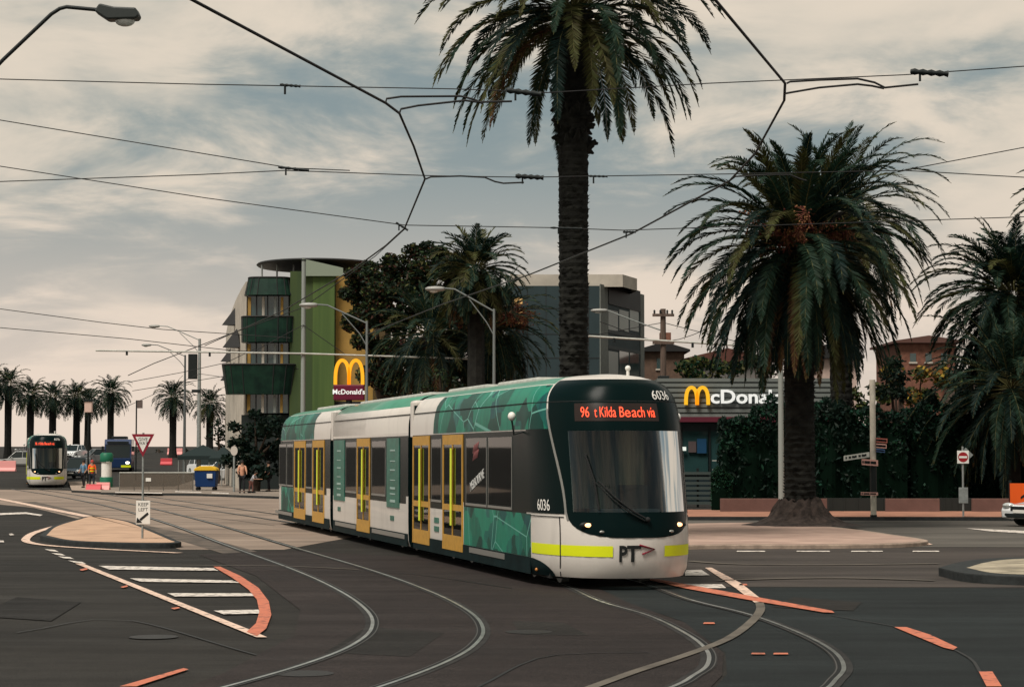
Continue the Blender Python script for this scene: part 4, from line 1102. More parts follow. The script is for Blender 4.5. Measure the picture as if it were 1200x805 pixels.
mb = MB(); zp = at(600, 322, 131).z; mb.slab([(Ar.x + .3, .8), (1.5, .8), (2.6, 4), (2, 10), (Ar.x + .3, 10)], zt + .002, zp); mb.build('parapet', pale_wall, bl2)
def face(t0, t1, pya, pyb, m, name, off=.03, parent=bl2):
    mb = MB(); p = Cr * t0; q = Cr * t1; Y = 130 + 10.5 * (t0 + t1) / 2
    quadbox(mb, p, q, at(600, pyb, Y).z, at(600, pya, Y).z, .03 + off * .5, 0, off); return mb.build(name, m, parent)
face(0, .16, 334, 560, pil_grey, 'corner_pilaster', .06); face(.9, .99, 345, 560, pil_grey, 'corner_pilaster', .06)
face(.17, .89, 336, 361, roof_dark, 'fascia_panel', .08)
for a in (.18, .42, .66): face(a, a + .21, 364, 388, win_blind, 'window', .02); face(a, a + .21, 412, 440, win_blind if a < .3 else win_teal, 'window', .02)
for py in (390, 408): face(.17, .89, py, py + 4, mat('wall_slate_dark', (.02, .03, .032), rough=.6), 'floor_band', .05)
mb = MB()
for px in (618, 640, 660, 690): x = at(px, 500, 130).x - B.x; mb.box(x - .02, x + .02, -.012, -.002, 0, zt)
mb.build('wall_joint', roof_dark, bl2)
mb = MB()
for py in (362, 392, 420): z = at(600, py, 130).z; mb.box(Ar.x, -.02, -.014, -.003, z, z + .04)
mb.build('wall_joint', roof_dark, bl2)
for (p0, p1, a, b) in ((603, 612, 348, 356), (607, 612, 362, 369), (607, 613, 374, 380)):
    mb = MB(); mb.box(at(p0, 0, 130).x - B.x, at(p1, 0, 130).x - B.x, -.03, -.002, at(0, b, 130).z, at(0, a, 130).z); mb.build('lit_sign', mat('sign_amber', (.5, .3, .1), emit=(1, .6, .25), estr=.25), bl2)

# restaurant -----------------------------------------------------
Yr = 98
corr = mat('corrugated_grey', (.10, .115, .11), rough=.6, var=.1, scale=2)
rs = empty('restaurant', (X_(880, Yr), Yr, 0), 0, 'low restaurant with grey slatted fascia and white and yellow lettering', 'building'); ro = rs.location.x
def rb(name, m, px0, px1, py0, py1, y0, y1, parent=rs): return bb(name, m, px0, px1, py0, py1, y0, y1, parent, 0, Yr, ro)
rb('fascia', corr, 770, 985, 444, 489.5, 0, 14)
mb = MB()
z = Z_(489, Yr)
while z < Z_(445, Yr): mb.box(X_(770, Yr) - ro, X_(985, Yr) - ro, -.07, -.001, z, z + .16); z += .24
mb.build('fascia_slat', mat('slat_grey', (.15, .165, .155), rough=.55), rs)
rb('maroon_band', mat('maroon', (.10, .012, .025), rough=.6), 770, 985, 488.5, 494.5, -.25, 8)
rb('wall', mat('restaurant_dark', (.012, .022, .026), rough=.4), 770, 985, 494.6, 600, .3, 12)
for i, (p0, p1) in enumerate(((780, 798), (800, 830), (833, 862), (864, 890))):
    w_ = rb('window', win_teal, p0, p1, 505, 556, .22, .29); 
    mb = MB(); mb.box(X_(p0, Yr) - ro - .06, X_(p0, Yr) - ro, .15, .29, 0.1, Z_(500, Yr)); mb.build('window_frame', dark_metal, w_)
rb('wall_poster', mat('poster_blue', (.01, .05, .11), rough=.4), 817, 828, 514, 531, .1, .2)
rb('wall_poster', mat('poster_brown', (.08, .06, .06), rough=.4), 807, 816, 517, 530, .1, .2)
rb('lit_sign', mat('sign_white', (.6, .65, .6), emit=(.8, .9, .85), estr=.35), 796.5, 804, 523.5, 528, .0, .08)
for a in (539, 549.5): rb('handrail', galv_pale, 831, 854 - (a > 540) * 6, a, a + 1, -1.4, -1.35)
def tube_text(name, txt, m, parent, px0, px1, pyc, hpx, Y, yoff, o, base_z=0):
    me = text_mesh(txt, 1, .05, 1, bold=.022); xs = [v.co.x for v in me.vertices]; ys = [v.co.y for v in me.vertices]
    a, b = min(xs), max(xs); c, d = min(ys), max(ys); x0, x1 = X_(px0, Y) - o, X_(px1, Y) - o; zc = Z_(pyc, Y); hh = hpx * Y / F
    for v in me.vertices:
        v.co = Vector((x0 + (v.co.x - a) / (b - a) * (x1 - x0), yoff - v.co.z, zc - base_z + ((v.co.y - c) / (d - c) - .5) * hh))
    me.materials.clear(); me.materials.append(m); ob = bpy.data.objects.new(name, me); COL.objects.link(ob); ob.parent = parent; return ob
let_w = mat('letter_white', (.75, .76, .74), rough=.5, emit=(.8, .85, .85), estr=.25)
arch_y = mat('arch_yellow', (.75, .42, .02), rough=.45, emit=(1, .5, .02), estr=.3)
tube_text('fascia_lettering', "cDonald's", let_w, rs, 832.5, 932, 464.5, 17, Yr, -.2, ro)
def arches(mb, xc, w, z0, hgt, y, rx, ry):
    """two tall rounded arches joined in the middle"""
    for s in (-1, 1):
        c = xc + s * w / 4; pts = []
        for i in range(21):
            t = PI * i / 20; pts.append((c + math.cos(t) * (w / 4 - .0) , y, z0 + hgt * math.sin(t) ** .62))
        n = len(pts); vs = []
        for i, p in enumerate(pts):
            a = pts[max(0, i - 1)]; b = pts[min(n - 1, i + 1)]; dx, dz = b[0] - a[0], b[2] - a[2]; l = math.hypot(dx, dz); nx, nz = -dz / l, dx / l
            for (u, v) in ((-1, -1), (1, -1), (1, 1), (-1, 1)): vs.append((p[0] + nx * rx * u, p[1] + ry * v, p[2] + nz * rx * u))
        fs = [(i * 4 + k, i * 4 + (k + 1) % 4, (i + 1) * 4 + (k + 1) % 4, (i + 1) * 4 + k) for i in range(n - 1) for k in range(4)] + [(3, 2, 1, 0), (n * 4 - 4, n * 4 - 3, n * 4 - 2, n * 4 - 1)]
        mb.add(vs, fs)
mb = MB(); xc = (X_(801, Yr) + X_(832, Yr)) / 2 - ro; arches(mb, xc, X_(829, Yr) - X_(803, Yr), Z_(474.5, Yr), .82, -.22, .085, .07); mb.build('fascia_arches', arch_y, rs, fixn=True)
# louvred screen in front
mb = MB(); sx = at(797, 500, 88).x; ex = at(838, 500, 88).x
sc_ = empty('louvre_screen', ((sx + ex) / 2, 88, 0), 0, 'grey louvred screen low in front of the restaurant entrance', 'fence'); hw = (ex - sx) / 2
for k in range(7): mb = MB(); mb.box(-hw, hw, -.03, .03, .12 + k * .21, .24 + k * .21); mb.build('slat', mat('slat_dark', (.05, .065, .06), rough=.6), sc_)
for x in (-hw, 0, hw): mb = MB(); mb.box(x - .05, x + .05, .031, .12, 0, 1.65); mb.build('post', dark_metal, sc_)
# low terracotta wall sections
terr = mat('wall_terracotta', (.13, .07, .058), rough=.9, var=.15, scale=1.5, bump=.2)
darkb = mat('planter_dark', (.018, .02, .018), rough=.9)
for i, (p0, p1, lab) in enumerate(((841, 920, 'low terracotta wall left of the island palm trunk'), (948, 964, 'short piece of low terracotta wall just right of the palm trunk'), (1032, 1094, 'low terracotta wall between street sign post and no entry sign'), (1132, 1180, 'low terracotta wall ending beside the white car'))):
    Y = 77.5; a, b = at(p0, 0, Y).x, at(p1, 0, Y).x; mb = MB(); mb.box(-(b - a) / 2, (b - a) / 2, -.12, .12, 0, .5); o = mb.build('low_wall', terr, loc=((a + b) / 2, Y, .1), bevel=.015); tag(o, lab, 'wall')
for i, (p0, p1, lab) in enumerate(((964.6, 1031, 'dark timber planter box between two low terracotta walls'), (1094.6, 1131, 'dark timber planter box beside the no entry sign'))):
    Y = 78.2; a, b = at(p0, 0, Y).x, at(p1, 0, Y).x; mb = MB(); w2 = (b - a) / 2
    mb.box(-w2, w2, -.3, -.25, 0, .5); mb.box(-w2, w2, .25, .3, 0, .5); mb.box(-w2, -w2 + .05, -.249, .249, 0, .5); mb.box(w2 - .05, w2, -.249, .249, 0, .5); mb.box(-w2 + .051, w2 - .051, -.249, .249, 0, .42)
    for k in range(5): mb.box(-w2 + .1 + k * (2 * w2 - .25) / 4, -w2 + .16 + k * (2 * w2 - .25) / 4, -.32, -.301, 0, .5)
    o = mb.build('planter_box', darkb, loc=((a + b) / 2, Y, .1)); tag(o, lab, 'planter')

# houses behind
def house(name, px0, px1, pyt, Y, wall, roofm, label, ridge=0, depth=9, wins=()):
    a, b = at(px0, 0, Y).x, at(px1, 0, Y).x; cx0 = (a + b) / 2; hw = (b - a) / 2; zb = T(cx0, Y); z1 = at(600, pyt, Y).z - zb
    r = empty(name, (cx0, Y, zb), 0, label, 'building')
    mb = MB(); mb.box(-hw, hw, 0, depth, 0, z1); mb.build('wall', wall, r)
    mb = MB()
    if ridge > 0: mb.prism([(-hw - .4, z1 + .002), (hw + .4, z1 + .002), (hw + .4, z1 + .15), (0, z1 + ridge), (-hw - .4, z1 + .15)], -.4, depth + .4)
    else: mb.box(-hw - .15, hw + .15, -.15, depth + .15, z1 + .002, z1 + .25)
    rf = mb.build('roof', roofm, r)
    for (p0, p1, a_, b_) in wins:
        mb = MB(); x0, x1 = at(p0, 0, Y).x - cx0, at(p1, 0, Y).x - cx0; mb.box(x0, x1, -.05, -.003, at(0, b_, Y).z - zb, at(0, a_, Y).z - zb); w_ = mb.build('window', win_teal, r)
        mb = MB(); mb.box(x0 - .08, x1 + .08, -.09, -.004, at(0, b_, Y).z - zb - .12, at(0, b_, Y).z - zb - .003); mb.build('window_sill', pale_wall, w_)
    return r, rf, hw, z1
brick = mat('wall_brick', (.17, .075, .05), rough=.9, var=.25, scale=3)
house('brick_house', 1050, 1116, 402, 140, brick, mat('roof_tile', (.10, .05, .04), rough=.9), 'terracotta brick house behind the golden tree', .5, wins=((1062, 1069, 414, 424), (1080, 1087, 414, 424), (1098, 1105, 414, 424)))
house('pale_house', 940, 1000, 420, 118, mat('wall_pinkish', (.48, .36, .31), rough=.85, var=.1), roof_dark, 'pale pink house above the restaurant roof, partly behind the palm', .9, wins=((985, 993, 428, 438),))
r, rf, hw, z1 = house('brown_house', 752, 800, 412, 150, mat('wall_brown', (.11, .07, .05), rough=.9, var=.2), roof_dark, 'brown house between the grey building and the utility pole', .7, wins=((768, 774, 420, 432),))
mb = MB(); mb.box(-.1, .7, 2, 2.8, z1, z1 + 1.5); mb.build('chimney', brick, rf)
house('grey_house', 800, 900, 424, 152, mat('wall_greyish', (.16, .15, .14), rough=.9, var=.15), mat('roof_red', (.10, .04, .03), rough=.9), 'wide grey house with red roof far behind the restaurant', 1.0, wins=((815, 822, 436, 444), (850, 857, 436, 444)))
house('terrace_house', 1120, 1260, 440, 135, mat('wall_dun', (.14, .11, .09), rough=.9, var=.15), roof_dark, 'dun house hidden behind the dark right palm', 1.0)
house('corner_shop', 520, 600, 452, 112, mat('wall_shop', (.05, .045, .04), rough=.9, var=.2), roof_dark, 'low dark shop behind the palm cluster', 0)
# ------------------------------------------------------------------ STREET FURNITURE
def lamp_head(mb_loc, parent, L=.75, dirx=-1, lit=False):
    o = Vector(mb_loc); mb = MB()
    prof = [(0, .09), (.15, .13), (.5, .15), (.85, .12), (1, .05)]
    vs = []; n = 8
    for t, r in prof:
        for k in range(n): a = 2 * PI * k / n; vs.append(o + Vector((dirx * t * L, math.cos(a) * r * 1.3, math.sin(a) * r * .7)))
    mb.add(vs, [(j * n + k, j * n + (k + 1) % n, (j + 1) * n + (k + 1) % n, (j + 1) * n + k) for j in range(4) for k in range(n)] + [tuple(range(n)), tuple(reversed(range(4 * n, 5 * n)))], 0, True)
    hd = mb.build('lamp_head', mat('lamp_grey', (.3, .3, .28), rough=.5, metal=.2), parent, fixn=True)
    mb = MB(); mb.ball(o + Vector((dirx * .55 * L, 0, -.06)), (.24 * L, .12, .09)); mb.build('lens', mat('lamp_lens', (.6, .62, .58), rough=.15), hd)
    return hd
def street_lamp(name, px, pyt, pyb, Y, armpx, armpy, label, r=.1, double=True, group='street lamps', m=None, cat='street lamp'):
    m = m or galv; c = at(px, pyt, Y); zb = T(c.x, Y); H = c.z - zb
    root = empty(name, (c.x, Y, zb), 0, label, cat, group)
    mb = MB(); mb.tube([(0, 0, 0), (0, 0, H * .45), (0, 0, H)], [r, r * .8, r * .55], 10); mb.build('pole', m, root)
    mb = MB(); mb.tube([(0, 0, 0), (0, 0, .25)], r * 1.5, 10); mb.build('base_collar', m, root)
    a = at(armpx, armpy, Y); dx = a.x - c.x; dz = a.z - c.z
    mb = MB(); mb.tube([(0, 0, H - .1), (dx * .45, 0, H - .1 + dz * .62), (dx * .8, 0, H + dz * .96), (dx, 0, H + dz)], .035, 6); mb.build('arm', m, root)
    if double:
        mb = MB(); mb.tube([(0, 0, H - 1.0), (dx * .15, 0, H - .5), (dx * .5, 0, H - .12 + dz * .62)], .025, 6); mb.build('brace', m, root)
    lamp_head((dx, 0, H + dz - .02), root, .72, -1 if dx < 0 else 1)
    return root
pole_grey = mat('pole_dull_grey', (.15, .165, .16), rough=.6)
l1 = street_lamp('street_lamp', 234, 397, 570, 140, 187, 382, 'taller of the two left street lamps, with a traffic signal box on its pole', r=.17)
mb = MB(); c = at(234, 397, 140)
for (dx, z0, z1) in ((-.45, 7.3, 9.0), (-.2, 6.4, 6.6)): mb.box(dx - .3, dx + .3, -.15, .15, z0, z1)
mb.build('signal_box', dark_metal, l1, bevel=.03)
street_lamp('street_lamp', 217, 416, 566, 158, 177, 404, 'shorter of the two left street lamps, dark in its upper half', r=.13, m=mat('lamp_pole_dark', (.09, .1, .1), rough=.6))
street_lamp('street_lamp', 430, 376, 590, 82, 372, 357, 'street lamp in front of the golden arches sign', r=.085, m=pole_grey)
street_lamp('street_lamp', 579, 362, 590, 77, 521, 338, 'street lamp in front of the palm cluster', r=.085, m=pole_grey)
# big close lamp at top left
Yk = 39.0; A = at(-62, 120, Yk); pts = [at(-62, 135, Yk), at(-20, 95, Yk), at(4, 70, Yk), at(60, 17, Yk), at(70, 10.5, Yk), at(78, 8.5, Yk), at(115, 12, Yk)]
nl_ = empty('street_lamp', (A.x, Yk, 0), 0, 'close street lamp head on a bent arm at the top left corner', 'street lamp', 'street lamps')
mb = MB(); mb.tube([(0, 0, 0), (0, 0, pts[0].z)], [.12, .08], 12); mb.build('pole', galv, nl_)
mb = MB(); mb.tube([p - A + Vector((0, 0, A.z)) for p in pts], .038, 8); mb.build('arm', dark_metal, nl_)
hp = pts[-1] - A + Vector((0, 0, A.z))
mb = MB(); s_ = Yk / F
mb.prism([(hp.x - 3 * s_, hp.z - 3 * s_), (hp.x + 12 * s_, hp.z - 13 * s_), (hp.x + 47 * s_, hp.z - 12 * s_), (hp.x + 50 * s_, hp.z - 8 * s_), (hp.x + 46 * s_, hp.z + 1 * s_), (hp.x + 20 * s_, hp.z + 2 * s_), (hp.x + 3 * s_, hp.z + 6 * s_)], -.17, .17)
hd = mb.build('lamp_head', mat('lamp_dark_grey', (.03, .036, .034), rough=.5), nl_, bevel=.03)
mb = MB(); mb.ball((hp.x + 32 * s_, 0, hp.z - 13 * s_), (12 * s_, .13, 7 * s_)); mb.build('lens', mat('lamp_lens', (.6, .62, .58), rough=.15), hd)
mb = MB(); mb.box(-.1, .1, -.1, .1, pts[1].z - .1, pts[1].z + .1); mb.build('clamp', dark_metal, nl_)

# tram line masts
def mast(px, pyt, Y, arms, label, r, H0=None, m=None, pyb=0):
    c = at(px, pyt, Y); root = empty('tram_mast', (c.x, Y, T(c.x, Y)), 0, label, 'mast', 'tram line masts'); m = m or galv; H = c.z - T(c.x, Y)
    mb = MB(); mb.tube([(0, 0, 0), (0, 0, H)], [r, r * .75], 12); mb.build('pole', m, root)
    mb = MB(); mb.tube([(0, 0, H), (0, 0, H + .06)], r * .85, 12); mb.build('cap', dark_metal, root)
    mb = MB(); mb.tube([(0, 0, 0), (0, 0, .5)], r * 1.35, 12); mb.build('base_collar', m, root)
    for (x1, y1) in arms:
        a = at(x1, y1, Y); y0 = a.z if len(arms) == 1 else None
        b = at(px, arms_y, Y)
        mb = MB(); mb.tube([(-.0, -r - .02, b.z), (a.x - c.x, -r - .02, a.z)], .042, 6); ar = mb.build('bracket_arm', galv_pale, root)
        mb = MB(); mb.tube([((a.x - c.x) * .25, -r, b.z + (a.z - b.z) * .25), (0, -r, b.z + 1.2)], .015, 5); mb.build('stay', wire_mat, root)
        for t in (.45, .85):
            mb = MB(); p = Vector(((a.x - c.x) * t, -r - .02, b.z + (a.z - b.z) * t)); mb.tube([p, p - Vector((0, 0, .18))], .05, 6); mb.build('insulator', dark_metal, ar)
pole_mid = mat('pole_mid_grey', (.24, .26, .24), rough=.6)
arms_y = 414.5
mast(356, 306, 87, [(113, 411), (557, 421)], 'tall pale mast with long bracket arms in front of the green building', .115, m=pole_mid)
arms_y = 408
mast(914.5, 395, 74.5, [(685, 394)], 'pale pole left of the island palm trunk with one bracket arm', .115, m=pole_mid)
# utility pole
c = at(777, 362, 105); up = empty('utility_pole', (c.x, 105, 0), 0, 'timber utility pole with crossarm right of the grey building', 'utility pole')
wood = mat('pole_timber', (.10, .07, .055), rough=.9, var=.3, scale=4, stretch=(4, 4, .3))
mb = MB(); mb.tube([(0, 0, 0), (0, 0, c.z)], [.2, .14], 10); mb.build('pole', wood, up)
for z in (c.z - .4, c.z - 1.8): mb = MB(); mb.box(-.55, .55, -.22, -.13, z, z + .14); mb.build('crossarm', wood, up)
for x in (-.45, -.15, .2, .45): mb = MB(); mb.lathe([(.03, 0), (.06, .05), (.04, .1), (.06, .15), (.02, .2)], (x, -.17, c.z - .26), 8); mb.build('insulator', dark_metal, up)
mb = MB(); mb.box(-.28, .28, -.3, .12, c.z - 4.2, c.z - 3.4); mb.build('transformer_box', dark_metal, up, bevel=.03)
a = at(712, 364, 105); b = at(775, 388, 105)
mb = MB(); mb.tube([(0, 0, b.z), ((a.x - c.x) * .5, 0, (a.z + b.z) / 2 - .02), (a.x - c.x, 0, a.z)], .035, 6); mb.build('lamp_arm', galv, up); lamp_head((a.x - c.x, 0, a.z), up, .85, -1)

# post with street name signs
Ys = 70; c = at(1022.5, 470, Ys); sp_ = empty('signpost', (c.x, Ys, .12), 0, 'banded post with street name blades and a black base before the hedge', 'signpost')
Zs = lambda py: at(600, py, Ys).z - .12
mb = MB(); mb.tube([(0, 0, 0), (0, 0, Zs(445))], .1, 12); mb.build('pole', mat('pole_cream', (.5, .46, .38), rough=.6, var=.2, scale=3), sp_)
for (a_, b_, m_) in ((545, 579, dark_metal), (603, 613.5, dark_metal)): mb = MB(); mb.tube([(0, 0, max(0, Zs(b_))), (0, 0, Zs(a_))], .115, 12); mb.build('band', m_, sp_)
blade_w = mat('blade_white', (.55, .55, .5), rough=.5); blade_r = mat('blade_red', (.4, .12, .09), rough=.5); blade_p = mat('blade_pink', (.6, .33, .28), rough=.5)
def blade(x0, y0, x1, y1, hpx, m, txt=None):
    a = at(x0, y0, Ys); b = at(x1, y1, Ys); mb = MB(); hh = hpx * Ys / F / 2
    mb.add([(a.x - c.x, -.13, a.z - .12 - hh), (b.x - c.x, -.13, b.z - .12 - hh), (b.x - c.x, -.13, b.z - .12 + hh), (a.x - c.x, -.13, a.z - .12 + hh), (a.x - c.x, -.16, a.z - .12 - hh), (b.x - c.x, -.16, b.z - .12 - hh), (b.x - c.x, -.16, b.z - .12 + hh), (a.x - c.x, -.16, a.z - .12 + hh)],
           [(0, 1, 2, 3), (7, 6, 5, 4), (0, 4, 5, 1), (1, 5, 6, 2), (2, 6, 7, 3), (3, 7, 4, 0)]); bo = mb.build('name_blade', m, sp_, fixn=True)
    mb = MB(); k = 7
    for i in range(k):
        t = .12 + .76 * i / (k - 1); x = a.x + (b.x - a.x) * t - c.x; z = a.z + (b.z - a.z) * t - .12; mb.box(x - .05, x + .03 * ((i * 7) % 3), -.165, -.1605, z - hh * .45, z + hh * .45)
    mb.build('blade_lettering', dark_metal, bo)
blade(988, 537, 1018, 532.5, 6, blade_w); blade(1009, 541, 1028, 542.5, 7, blade_p); blade(1026, 515.5, 1039, 516.5, 5, blade_r); blade(1026, 522, 1038, 523, 5, blade_p); blade(1026, 527.5, 1036, 528.5, 3.5, mat('blade_blue', (.08, .16, .35), rough=.5)); blade(1008, 578, 1028, 578.5, 3.6, blade_p)
# no entry sign
Yn = 71; c = at(1128, 524, Yn); ne = empty('road_sign', (c.x, Yn, .12), 0, 'square white sign with a red barred disc on a thin pole', 'road sign')
Zn = lambda py: at(600, py, Yn).z - .12
mb = MB(); mb.tube([(0, 0, 0), (0, 0, Zn(523))], .035, 8); mb.build('pole', galv, ne)
hw = 6.8 * Yn / F
mb = MB(); mb.box(-hw, hw, -.06, -.045, Zn(543), Zn(528)); pl = mb.build('sign_plate', white_paint, ne, bevel=.005)
mb = MB(); n = 28; R_ = hw * .86; zc = Zn(535.5); mb.add([(R_ * math.cos(2 * PI * i / n), -.064, zc + R_ * math.sin(2 * PI * i / n)) for i in range(n)], [tuple(range(n))]); mb.build('red_disc', mat('sign_red', (.3, .015, .02), rough=.5), pl)
mb = MB(); mb.box(-R_ * .8, R_ * .8, -.07, -.0655, zc - R_ * .2, zc + R_ * .2); mb.build('white_bar', white_paint, pl)
mb = MB(); d_ = hw * 1.25; zc2 = Zn(533); mb.prism([(.12, zc2 - d_), (.12 + d_, zc2), (.12, zc2 + d_), (.12 - d_, zc2)], .04, .055); mb.build('diamond_plate', galv, ne)
mb = MB(); mb.box(-.16, .16, -.05, -.036, Zn(589.5), Zn(571)); mb.build('lower_plate', galv, ne, bevel=.01)
# give way sign
Yg = G(167, 637).y; c = at(168, 508, Yg); gs = empty('road_sign', (c.x, Yg, .13), 0, 'red bordered give way triangle above a white arrow plate on the island', 'road sign')
Zg = lambda py: at(600, py, Yg).z - .13
mb = MB(); mb.tube([(0, 0, 0), (0, 0, Zg(507))], .028, 8); mb.build('pole', galv, gs)
tw = 13.3 * Yg / F; zt, zb_ = Zg(508.5), Zg(535.5)
def tri(s, y0, y1):
    zc = zt - (zt - zb_) * .34; P = [(-tw, zt), (0, zb_), (tw, zt)]; return [(x * s, zc + (z - zc) * s) for x, z in P]
mb = MB(); mb.prism(tri(1, 0, 0), -.05, -.035); tp = mb.build('triangle_plate', mat('sign_crimson', (.22, .015, .03), rough=.45), gs, fixn=True)
mb = MB(); mb.prism(tri(.66, 0, 0), -.056, -.0505); mb.build('triangle_face', white_paint, tp, fixn=True)
for i, (tx, z) in enumerate((('GIVE', zt - .135), ('WAY', zt - .235))): text_obj('sign_lettering', tx, .115, black_paint, tp, (0, -.058, z), (1, 0, 0), (0, 0, 1), .001)
w2 = 8.3 * Yg / F
mb = MB(); mb.box(-w2 + .02, w2 + .02, -.05, -.036, Zg(614), Zg(586.5)); ap = mb.build('arrow_plate', white_paint, gs, bevel=.006)
for i, (tx, py) in enumerate((('KEEP', 591), ('LEFT', 597))): text_obj('sign_lettering', tx, .12, black_paint, ap, (.02, -.052, Zg(py)), (1, 0, 0), (0, 0, 1), .001)
mb = MB(); zc = Zg(606); k = .06
mb.obox((.13, -.055, zc + .13), (.035, 0, -.05), (0, .002, 0), (-.2, 0, -.17)); mb.prism([(-.15, zc - .14), (.0, zc - .13), (-.13, zc + .0)], -.056, -.0535); mb.build('arrow', black_paint, ap, fixn=True)

# golden arches pylon sign
Yp = 86; c = at(409, 470, Yp); ps = empty('pylon_sign', (c.x, Yp, 0), 0, 'pylon sign of golden arches over a maroon name board', 'sign')
Zp = lambda py: at(600, py, Yp).z; sc = Yp / F
mb = MB(); mb.tube([(0, 0, 0), (0, 0, Zp(468))], .13, 10); mb.build('pole', dark_metal, ps)
mb = MB(); mb.box(-18 * sc, 18 * sc, -.18, .18, Zp(469), Zp(451)); nb = mb.build('name_board', mat('maroon_board', (.12, .008, .03), rough=.45), ps, bevel=.04)
text_obj('board_lettering', "McDonald's", .285, let_w, nb, (0, -.186, Zp(459.5)), (1, 0, 0), (0, 0, 1), .01, bold=.006)
mb = MB(); arches(mb, 0, 32 * sc, Zp(450.7), 28.5 * sc, 0, .068, .12); mb.build('golden_arches', mat('arch_yellow_bright', (.8, .38, .02), rough=.4, emit=(1, .4, .01), estr=.35), ps, fixn=True)

# bin, stop furniture
c = G(242, 577); wb = empty('wheeled_bin', (c.x, c.y, .13), 0, 'blue wheeled bin with a yellow lid on the far footpath', 'bin')
mb = MB(); sc = c.y / F; hw = 12.8 * sc
vs = [(-hw * .9, -.5, .2), (hw * .9, -.5, .2), (hw * .9, .5, .2), (-hw * .9, .5, .2), (-hw, -.6, 1.15), (hw, -.6, 1.15), (hw, .6, 1.15), (-hw, .6, 1.15)]
mb.add(vs, [(0, 3, 2, 1), (0, 1, 5, 4), (1, 2, 6, 5), (2, 3, 7, 6), (3, 0, 4, 7), (4, 5, 6, 7)]); mb.build('body', mat('bin_blue', (.006, .035, .13), rough=.5), wb, bevel=.04)
mb = MB(); mb.prism([(-hw - .05, 1.155), (hw + .05, 1.155), (hw * .95, 1.3), (hw * .5, 1.42), (-hw * .5, 1.42), (-hw * .95, 1.3)], -.64, .64); mb.build('lid', mat('bin_yellow', (.7, .42, .02), rough=.5), wb, bevel=.03, fixn=True)
mb = MB(); mb.box(.1, .42, -.625, -.6, .72, .98); mb.build('label_plate', white_paint, wb)
for x in (-hw * .75, hw * .75):
    for y in (-.4, .4): mb = MB(); mb.tube([(x, y - .04, .1), (x, y + .04, .1)], .1, 12); mb.build('wheel', rubber, wb)
c = at(125, 530, 133); sc = 133 / F; ip = empty('stop_pillar', (c.x, 133, 0), 0, 'green and white round pillar at the far tram stop', 'pillar')
gp = mat('pillar_green', (.01, .12, .065), rough=.5)
mb = MB(); mb.lathe([(.42, 0), (.42, .75), (.4, .78)], n=18); mb.build('base', gp, ip)
mb = MB(); mb.lathe([(.33, .785), (.33, 1.75)], n=18); mb.build('drum', white_paint, ip)
mb = MB(); mb.lathe([(.4, 1.755), (.42, 1.8), (.42, 2.25), (.3, 2.34)], n=18); mb.build('cap', gp, ip)
# mesh fence at the stop
A = at(132, 578, 118); B = at(232, 578, 122); fr_ = empty('mesh_fence', ((A.x + B.x) / 2, 120, .13), 0, 'brownish mesh pedestrian fence along the far stop', 'fence'); hw = (B.x - A.x) / 2
mesh_m = bpy.data.materials.new('fence_mesh'); mesh_m.use_nodes = True; nt_ = mesh_m.node_tree; tr_ = nt_.nodes.new('ShaderNodeBsdfTransparent'); mx_ = nt_.nodes.new('ShaderNodeMixShader'); mx_.inputs[0].default_value = .5
nt_.nodes['Principled BSDF'].inputs['Base Color'].default_value = (.12, .095, .07, 1); nt_.links.new(tr_.outputs[0], mx_.inputs[1]); nt_.links.new(nt_.nodes['Principled BSDF'].outputs[0], mx_.inputs[2]); nt_.links.new(mx_.outputs[0], nt_.nodes['Material Output'].inputs[0])
mb = MB(); mb.box(-hw, hw, -.01, .01, .08, 1.0); mb.build('mesh_panel', mesh_m, fr_)
mb = MB(); mb.tube([(-hw, 0, 1.05), (hw, 0, 1.05)], .035, 6); mb.build('top_rail', galv_pale, fr_)
for i in range(6): x = -hw + 2 * hw * i / 5; mb = MB(); mb.tube([(x, .05, 0), (x, .05, 1.05)], .03, 6); mb.build('post', galv, fr_)
mb = MB(); mb.box(-hw * .28, -hw * .28 + .3, -.03, -.011, .55, .75); mb.build('notice', white_paint, fr_)
# red and white water barriers, pink barrier at far left
bar_red = mat('barrier_red', (.5, .05, .06), rough=.5); bar_pink = mat('barrier_pink', (.75, .32, .3), rough=.6)
def barrier(px, pyb, Y, L, m, label, group=None, H=.8):
    c = at(px, pyb, Y); z = max(0, T(c.x, Y)); mb = MB()
    mb.prism([(-.3, 0), (.3, 0), (.3, .12), (.12, .35), (.08, H), (-.08, H), (-.12, .35), (-.3, .12)], -L / 2, L / 2)
    o = mb.build('road_barrier', m, bevel=.02, fixn=True); o.location = (c.x, Y, z + .01); o.rotation_euler = (0, 0, PI / 2); tag(o, label, 'barrier', group); return o
barrier(110, 576, 124, .9, bar_red, 'red barrier block left of the green pillar base', 'red barriers', .45)
barrier(121, 576, 124.5, .8, bar_pink, 'pinkish barrier block right of the workman feet', 'red barriers', .55)
barrier(5, 548, 196, 2.2, bar_pink, 'pink barrier at the far left edge before the silver hatchback', 'red barriers', 1.0)
barrier(195, 546, 215, 1.2, bar_red, 'red barrier far up the road beside the tent', 'red barriers', .7)
barrier(205, 538, 250, 1.8, bar_pink, 'pale pink barrier farthest up the road', 'red barriers', .8)
